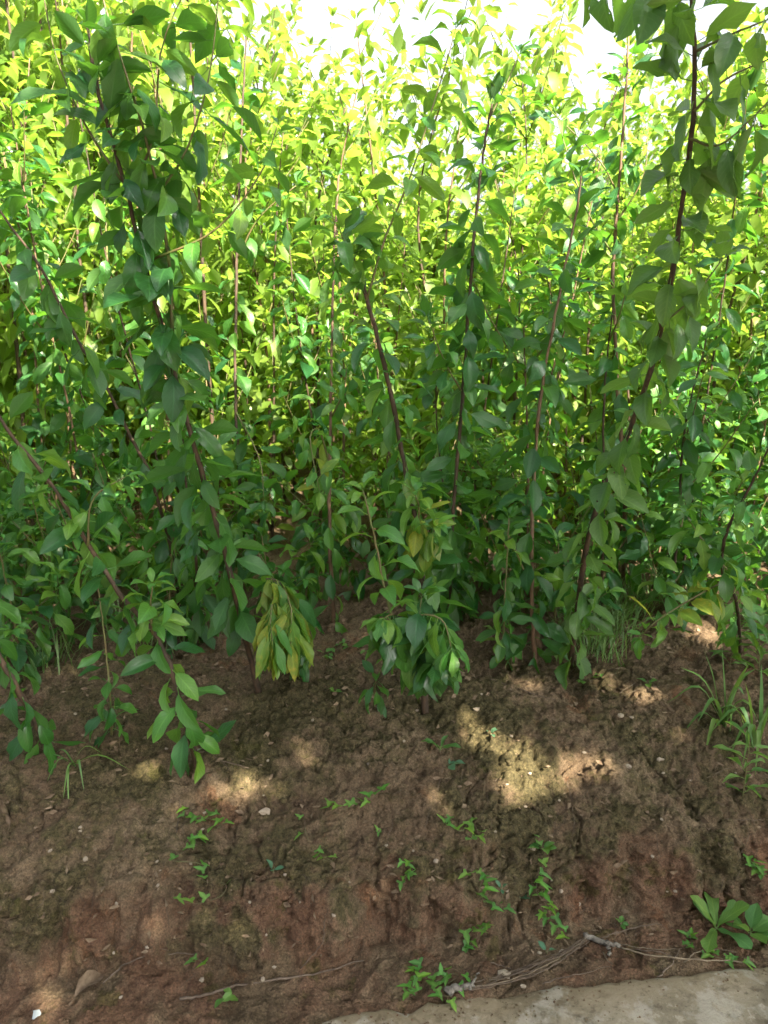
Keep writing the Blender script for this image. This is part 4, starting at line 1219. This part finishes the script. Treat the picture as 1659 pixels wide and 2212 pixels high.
def bamboo_weed(label, px, py, h, n, seed, lean=(0, 0), size=(.06, .085)):
    r = random.Random(seed + 70)
    p, _ = surf(px, py, 0)
    root = empty('leafy_weed', p)
    tag(root, label, 'weed')
    path = spline([p - Vector((0, 0, .01)), p + Vector((lean[0] * .4, lean[1] * .4, h * .5)), p + Vector((lean[0], lean[1], h))], 10)
    link('stem', stem_mesh(path, .0022, .001, M['shoot'], p, 5, 0, 'stem', r), root)
    for k in range(n):
        q = path[min(9, int(1 + 9 * k / n))]
        a = k * GA
        e = R(r.uniform(0, 45))
        d = Vector((math.cos(a) * math.cos(e), math.sin(a) * math.cos(e), math.sin(e)))
        put_leaf(root, q, d, r.uniform(*size), 'weed', r.uniform(-.3, .3), r, p, wide=.5)
    return root
bamboo_weed('upright weed with narrow spreading leaves at the lower right edge', 1605, 1720, .17, 15, 1, (.0, .0))
bamboo_weed('tall leafy weed with narrow pointed leaves at the right edge', 1640, 1460, .22, 20, 2, (-.03, .0), (.06, .09))
bamboo_weed('narrow-leaved weed shoot behind the right grass clump', 1575, 1440, .16, 15, 3, (.02, 0), (.06, .09))
bamboo_weed('narrow-leaved weed between the lower left saplings', 290, 1400, .15, 14, 4, (-.02, 0), (.06, .08))
bamboo_weed('feathery weed right of the big arching sapling', 1375, 1400, .12, 12, 5, (.02, 0), (.04, .06))

# fine grass between the right saplings
def fine_grass(label, spots, n, seed):
    r = random.Random(seed)
    V, F = [], []
    c0 = surf(*spots[0], 0)[0]
    for k in range(n):
        px, py = r.choice(spots)
        p = surf(px + r.gauss(0, 26), py + r.gauss(0, 14), 0)[0]
        h = r.uniform(.05, .20)
        a = r.uniform(0, 6.28)
        d = Vector((math.cos(a) * .5, math.sin(a) * .5, 1))
        side = Vector((-math.sin(a), math.cos(a), 0)) * r.uniform(.0012, .0035)
        q1 = p + d * h * .55; q2 = p + Vector((d.x * 1.5, d.y * 1.5, .8)) * h
        n0 = len(V)
        for v in (p - side * .6, p + side * .6, q1 + side, q1 - side, q2): V.append(tuple(v - c0))
        F += [(n0, n0 + 1, n0 + 2, n0 + 3), (n0 + 3, n0 + 2, n0 + 4)]
    o = link('fine_grass', mesh('fine_grass', V, F, M['grass'], [(.5, .5)] * len(V)))
    o.location = c0
    tag(o, label, 'grass', kind='stuff')
fine_grass('fine bright grass around the sapling feet at right', [(1270, 1400), (1310, 1380), (1340, 1350), (1290, 1330), (1300, 1420), (1230, 1390), (1370, 1330), (1420, 1290), (1450, 1270)], 420, 3)
fine_grass('thin grass under the left saplings', [(60, 1450), (130, 1430), (300, 1400), (350, 1390), (250, 1350), (480, 1360)], 160, 4)

# twigs
def twig_part(parent, origin, pix, r0, r1, mat, name='stalk', lift=.006, r=rng):
    P = [surf(px, py, lift + (e[0] if e else 0))[0] for px, py, *e in pix]
    path = [q + Vector((r.uniform(-1, 1), r.uniform(-1, 1), r.uniform(-.3, 1))) * .0022 for q in spline(P, 5 * len(P))]
    # keep off the soil
    return link(name, stem_mesh(path, r0, r1, M[mat], origin, 6, 0, name, r), parent)

def twig(label, pix, r0=.003, r1=.0012, mat='twig', name='dry_twig', side=()):
    o0 = surf(*pix[0][:2], 0)[0]
    root = empty(name, o0)
    tag(root, label, 'twig', 'dry twigs on the soil')
    twig_part(root, o0, pix, r0, r1, mat)
    for s in side:
        twig_part(root, o0, s, r1 * 1.1, r1 * .6, mat, 'side_twig')
    return root

b0 = surf(985, 2145, 0)[0]
bundle = empty('twig_bundle', b0)
tag(bundle, 'bundle of long dry stalks lying along the concrete edge right of centre', 'twigs')
rt = random.Random(8)
for k in range(11):
    t = k - 5
    twig_part(bundle, b0, [(1010 + rt.uniform(-15, 15), 2137 + t * 1.2), (1095, 2118 + t * 2.0 + rt.uniform(-5, 5)), (1170, 2092 + t * 2.4 + rt.uniform(-6, 6)), (1225, 2065 + t * 1.4), (1272 + rt.uniform(-8, 8), 2030 + t * .8)],
              .0013, .0007, rt.choice(['twig', 'twigpale', 'twig', 'twig']), 'stalk', .008 + .0018 * (k % 4))
twig_part(bundle, b0, [(965, 2150), (990, 2142), (1020, 2134)], .011, .007, 'greywood', 'butt', .010)
twig_part(bundle, b0, [(1012, 2140), (1024, 2128), (1030, 2112)], .005, .002, 'greywood', 'butt_stub', .012)
w0 = surf(1285, 2040, 0)[0]
dead = empty('dead_branch', w0)
tag(dead, 'grey dead branch stub with pale stalks beside the concrete corner', 'branch')
twig_part(dead, w0, [(1262, 2028), (1300, 2040), (1345, 2052)], .0085, .006, 'greywood', 'butt', .010)
twig_part(dead, w0, [(1310, 2045), (1316, 2058), (1315, 2072)], .006, .003, 'greywood', 'stub', .012)
twig_part(dead, w0, [(1330, 2052), (1400, 2070), (1500, 2078), (1600, 2079)], .0026, .0016, 'twigpale', 'stalk', .014)
twig_part(dead, w0, [(1335, 2046), (1400, 2050), (1485, 2056)], .0016, .001, 'twigpale', 'stalk', .012)
twig_part(dead, w0, [(1295, 2036), (1330, 2015), (1400, 2005), (1430, 2002)], .0016, .001, 'twig', 'stalk', .010)
twig_part(dead, w0, [(1340, 2056), (1420, 2062), (1460, 2075)], .0016, .001, 'twig', 'stalk', .010)
twig('thin dry twig crossing the concrete edge near the right corner', [(1420, 2115), (1445, 2085), (1470, 2052)])
twig('curved pale stalk at the right end of the concrete edge', [(1475, 2078), (1500, 2062), (1550, 2058), (1590, 2060)], .0016, .001, 'twigpale')
twig('long pale stick lying along the foot of the bank at left', [(390, 2162), (440, 2155), (520, 2130), (600, 2118), (680, 2100), (790, 2078)], .0045, .0018, 'twig')
twig('arched dark twig at lower left ending at a small leaf sprig', [(225, 2130), (260, 2095), (310, 2068), (370, 2060), (425, 2064)], .0022, .0014)
twig('thin curved vine stem hanging down the left bank', [(650, 2090), (690, 2040), (705, 1990), (712, 1960)], .0013, .0008)
twig('dry twig beside the foot of the nearest left sapling', [(440, 1625), (475, 1645), (540, 1660)], .0028, .0014, 'twig', side=[[(475, 1645), (490, 1655), (500, 1668)]])
twig('thin dark twig standing on the slope at left', [(380, 1800), (385, 1760), (388, 1730)], .0016, .001)
twig('thin dark twig on the upper slope right of the centre', [(1060, 1470), (1090, 1480), (1150, 1500), (1200, 1510)], .0018, .001)
twig('pale dry grass stalks spread on the sunlit soil at right', [(1340, 1500), (1370, 1480), (1400, 1465)], .0014, .0008, 'twigpale', side=[[(1350, 1505), (1380, 1490), (1425, 1480)]])
twig('thin stalk on the slope below the sunlit moss', [(1240, 1750), (1235, 1715), (1225, 1690)], .0013, .0008, 'twig', side=[[(1240, 1750), (1242, 1790), (1235, 1820)]])
twig('faint straw on the right slope', [(1530, 1680), (1570, 1660), (1640, 1640)], .0014, .0009, 'twigpale')
twig('reddish twig at the far right of the slope', [(1570, 1775), (1600, 1770), (1650, 1775)], .0014, .0009)
twig('short stalk by the twig bundle', [(1300, 2060), (1308, 2075), (1320, 2090)], .0015, .001, 'twigpale')
twig('thin dark stalks among the bundle pointing left', [(1060, 2085), (1100, 2095), (1160, 2110)], .0015, .001)
twig('dark twig lying on the concrete edge below the bundle', [(1170, 2130), (1230, 2112), (1320, 2090)], .0018, .0009)
twig('slender stem trailing down from the seedling on the upper slope', [(955, 1650), (948, 1690), (930, 1750), (915, 1790)], .0012, .0008)

# dry leaves
def dry_leaf(label, px, py, size, yaw, seed, kind='curl'):
    r = random.Random(seed + 20)
    V, F, U = leaf_data(L=size, ratio=r.uniform(.30, .42), fold=r.uniform(.5, .9), curl=r.uniform(-1.0, 1.2), wave=.22, twist=r.uniform(-1, 1), pet=.2, r=r)
    o = link('dry_leaf', mesh('dry_leaf', V, F, M['dryleaf'], U))
    p, n = surf(px, py, .008)
    o.matrix_local = Matrix.Translation(p) @ orient(Vector((math.cos(yaw), math.sin(yaw), 0)) - n * n.dot(Vector((math.cos(yaw), math.sin(yaw), 0))), r.uniform(-.4, .4), n).to_4x4()
    tag(o, label, 'dry leaf', 'dry leaves on the soil')
dry_leaf('pale curled dry leaf below the little sprout at lower left', 243, 1585, .06, -1.2, 1)
dry_leaf('grey curled dry leaf at the left edge of the slope', 25, 1795, .07, .9, 2)
dry_leaf('long curled tan leaf on the bank at bottom left', 150, 2175, .085, 1.1, 3)
dry_leaf('dry brown leaf lying by the graft knob', 1045, 1400, .06, 1.0, 4)
dry_leaf('withered leaf beside the sunlit patch at right', 1500, 1375, .06, 2.6, 5)
dry_leaf('small pale wood flake on the right slope', 1565, 1693, .045, .2, 6)
dry_leaf('grey dry leaf under the right grass clump', 1535, 1525, .05, .4, 7)
dry_leaf('narrow dry flake on the lip right of the centre', 1380, 1885, .04, 2.4, 8)
dry_leaf('brown dry leaf under the left saplings', 180, 1440, .05, 1.2, 9)
dry_leaf('small tan flake on the slope below the nearest left sapling', 412, 1690, .03, 1.7, 10)
dry_leaf('curled dry leaf hanging at the sunlit orange foot', 1362, 1285, .06, -1.4, 11)
dry_leaf('dry leaf beside the stunted sprout', 800, 1520, .05, -1.5, 12)
rd = random.Random(41)
for k in range(14):
    dry_leaf('dry brown leaf lying on the shaded soil between saplings', rd.uniform(300, 1650), rd.uniform(1200, 1400), rd.uniform(.04, .06), rd.uniform(0, 6.28), 30 + k)

# pebbles: each its own stone
def rock_mesh(seed, mat, flat=.6):
    r = random.Random(seed)
    import bmesh
    bm = bmesh.new()
    bmesh.ops.create_icosphere(bm, subdivisions=1, radius=.5)
    for v in bm.verts:
        v.co *= r.uniform(.75, 1.15)
        v.co.z *= flat
    me = bpy.data.meshes.new('pebble')
    bm.to_mesh(me); bm.free()
    me.materials.append(mat)
    return me
rocks = [rock_mesh(k, M['pebble']) for k in range(7)]
peb = [('large pale stone at the concrete edge beside the twig bundle', 1085, 2105, 30), ('pale stone on the left slope', 183, 1856, 17),
       ('small pale stone left of the mossy bank', 112, 1925, 13), ('pale chip beside the left vine', 253, 1952, 12), ('whitish stone on the sunlit moss edge', 1030, 1533, 17),
       ('pale stone on the slope below the right sunlit patch', 1355, 1655, 17), ('oblong pale stone on the right slope', 1425, 1640, 14), ('pale stone beside the small oval rosette', 1150, 1832, 16),
       ('pale stone at the left of the vine column', 942, 1858, 16), ('tan stone on the bright soil at right', 1340, 1545, 17), ('pale chip right of the vine column', 1212, 1925, 14),
       ('white pebble by the foot of the left bank', 592, 2087, 12), ('pale pebble near the long stick', 568, 2115, 13), ('pebble beside the arched twig', 320, 2045, 13),
       ('grey stone beneath the arched twig', 435, 2118, 15), ('pale pebble at the bottom left bank', 262, 2155, 12), ('white pebble on the upper slope', 795, 1650, 10),
       ('reddish stone on the slope at left', 575, 1755, 30), ('white pebble below the left vine cluster', 412, 1865, 9), ('white chip beside the left vine cluster', 340, 1862, 10),
       ('pale stone left of the long vine', 1165, 2060, 12), ('pale stone at the foot of the right bank', 1215, 2060, 20), ('stone near the concrete edge at centre', 1130, 2130, 14),
       ('stone on the bottom edge beside vines', 905, 2110, 12), ('pale chip on the shaded soil left of the knob', 1040, 1500, 10), ('pale pebble on the right lip', 1430, 1770, 10)]
for k in range(48):
    peb.append(None)
for k, e in enumerate(peb):
    if e is None:
        label, px, py, s = 'tiny pale pebble scattered on the mossy slope', rd.uniform(60, 1640), rd.uniform(1520, 2060), rd.uniform(6, 11)
        grp = 'tiny pebbles on the slope'
    else:
        label, px, py, s = e; grp = 'pale stones on the bank'
    p, n = surf(px, py, 0)
    sz = s / FPX * (p - EYE).dot(FWD)
    o = link('pebble', rocks[k % 7])
    o.matrix_local = Matrix.Translation(p + n * sz * .12) @ Matrix.Rotation(k * 1.7, 4, 'Z') @ Matrix.Diagonal((sz * 1.1, sz * .85, sz, 1))
    tag(o, label, 'stone', grp)
p, n = surf(78, 2195, .004)
o = link('white_scrap', mesh('white_scrap', [(-.012, -.006, 0), (.010, -.009, .002), (.014, .004, .001), (.002, .010, .004), (-.010, .006, .001), (0, 0, .005)],
                             [(0, 1, 5), (1, 2, 5), (2, 3, 5), (3, 4, 5), (4, 0, 5)], M['paper']))
o.matrix_local = Matrix.Translation(p) @ orient(Vector((1, .4, 0)), 0, n).to_4x4()
tag(o, 'small white scrap on the soil in the bottom left corner', 'scrap')

# crumbs of soil
def crumbs(n, seed):
    r = random.Random(seed)
    base = rock_mesh(3, M['soil'], .55)
    co = np.empty(len(base.vertices) * 3, np.float32); base.vertices.foreach_get('co', co); co = co.reshape(-1, 3)
    li = np.empty(len(base.loops), np.int32); base.loops.foreach_get('vertex_index', li)
    Vs, Ls = [], []
    nv = 0
    msk = (GV[:, 1] > 1.38 + .168 * GV[:, 0]) & (GV[:, 1] < 3.2) & (np.abs(GV[:, 0]) < 1.6)
    pool = GV[msk]
    for k in range(n):
        g = pool[r.randrange(len(pool))]
        if k < n // 14:
            xx = r.uniform(-.6, 1.3)
            g = np.array([xx, 1.40 - abs(r.gauss(0, .05)) + float(skew(xx)), .0175], np.float32)
        s = (.004 + .017 * r.random() ** 4) if k >= n // 14 else (.0015 + .005 * r.random() ** 3)
        a = r.uniform(0, 6.28); ca, sa = math.cos(a), math.sin(a)
        c = co * np.array([s * r.uniform(.7, 1.4), s, s * r.uniform(.7, 1.1)], np.float32)
        c = np.stack([c[:, 0] * ca - c[:, 1] * sa, c[:, 0] * sa + c[:, 1] * ca, c[:, 2]], -1) + g
        Vs.append(c); Ls.append(li + nv); nv += len(c)
    V = np.concatenate(Vs).astype(np.float32); Lp = np.concatenate(Ls).astype(np.int32)
    me = bpy.data.meshes.new('soil_crumbs')
    me.vertices.add(len(V)); me.vertices.foreach_set('co', V.ravel())
    me.loops.add(len(Lp)); me.loops.foreach_set('vertex_index', Lp)
    me.polygons.add(len(Lp) // 3); me.polygons.foreach_set('loop_start', np.arange(0, len(Lp), 3, dtype=np.int32))
    me.update(calc_edges=True)
    me.materials.append(M['soil'])
    tag(link('soil_crumbs', me), 'loose crumbs of red soil scattered over the bank', 'soil', kind='stuff')
crumbs(17000, 5)

# leaf litter and hair roots
def litter(n, seed):
    r = random.Random(seed)
    V, F = [], []
    for k in range(n):
        px, py = r.uniform(-20, 1680), r.choice([r.gauss(1420, 70), r.uniform(1250, 2080)])
        p, nn = surf(px, py, .003)
        if p.y < 1.4: continue
        a = r.uniform(0, 6.28)
        m = orient(Vector((math.cos(a), math.sin(a), r.uniform(-.2, .3))), r.uniform(-.6, .6), nn)
        L = r.uniform(.008, .030); w = L * r.uniform(.06, .3)
        n0 = len(V)
        for q in ((0, 0, 0), (w, L * .4, w * .6), (0, L, L * r.uniform(-.1, .25)), (-w, L * .5, w * .5)):
            V.append(tuple(p + m @ Vector(q)))
        F += [(n0, n0 + 1, n0 + 2), (n0, n0 + 2, n0 + 3)]
    tag(link('leaf_litter', mesh('leaf_litter', V, F, M['dryleaf'])), 'scattered brown leaf fragments and chaff on the soil', 'litter', kind='stuff')
litter(1700, 3)
def hair_roots(n, seed):
    r = random.Random(seed)
    V, F = [], []
    for k in range(n):
        px, py = r.uniform(20, 1640), r.uniform(1640, 2080)
        dx, dy = r.uniform(-30, 30), r.uniform(15, 70)
        P = [surf(px + dx * t + r.uniform(-6, 6), py + dy * t, .004 + .006 * math.sin(t * 3.1))[0] for t in (0, .33, .66, 1)]
        v, f = tube_data(spline(P, 8), [.0006] * 8, 3, 0, r)
        n0 = len(V)
        V += [tuple(q) for q in v]; F += [tuple(n0 + t for t in q) for q in f]
    tag(link('hair_roots', mesh('hair_roots', V, F, M['twig'])), 'fine dry roots and straws hanging over the bank', 'roots', kind='stuff')
hair_roots(110, 4)
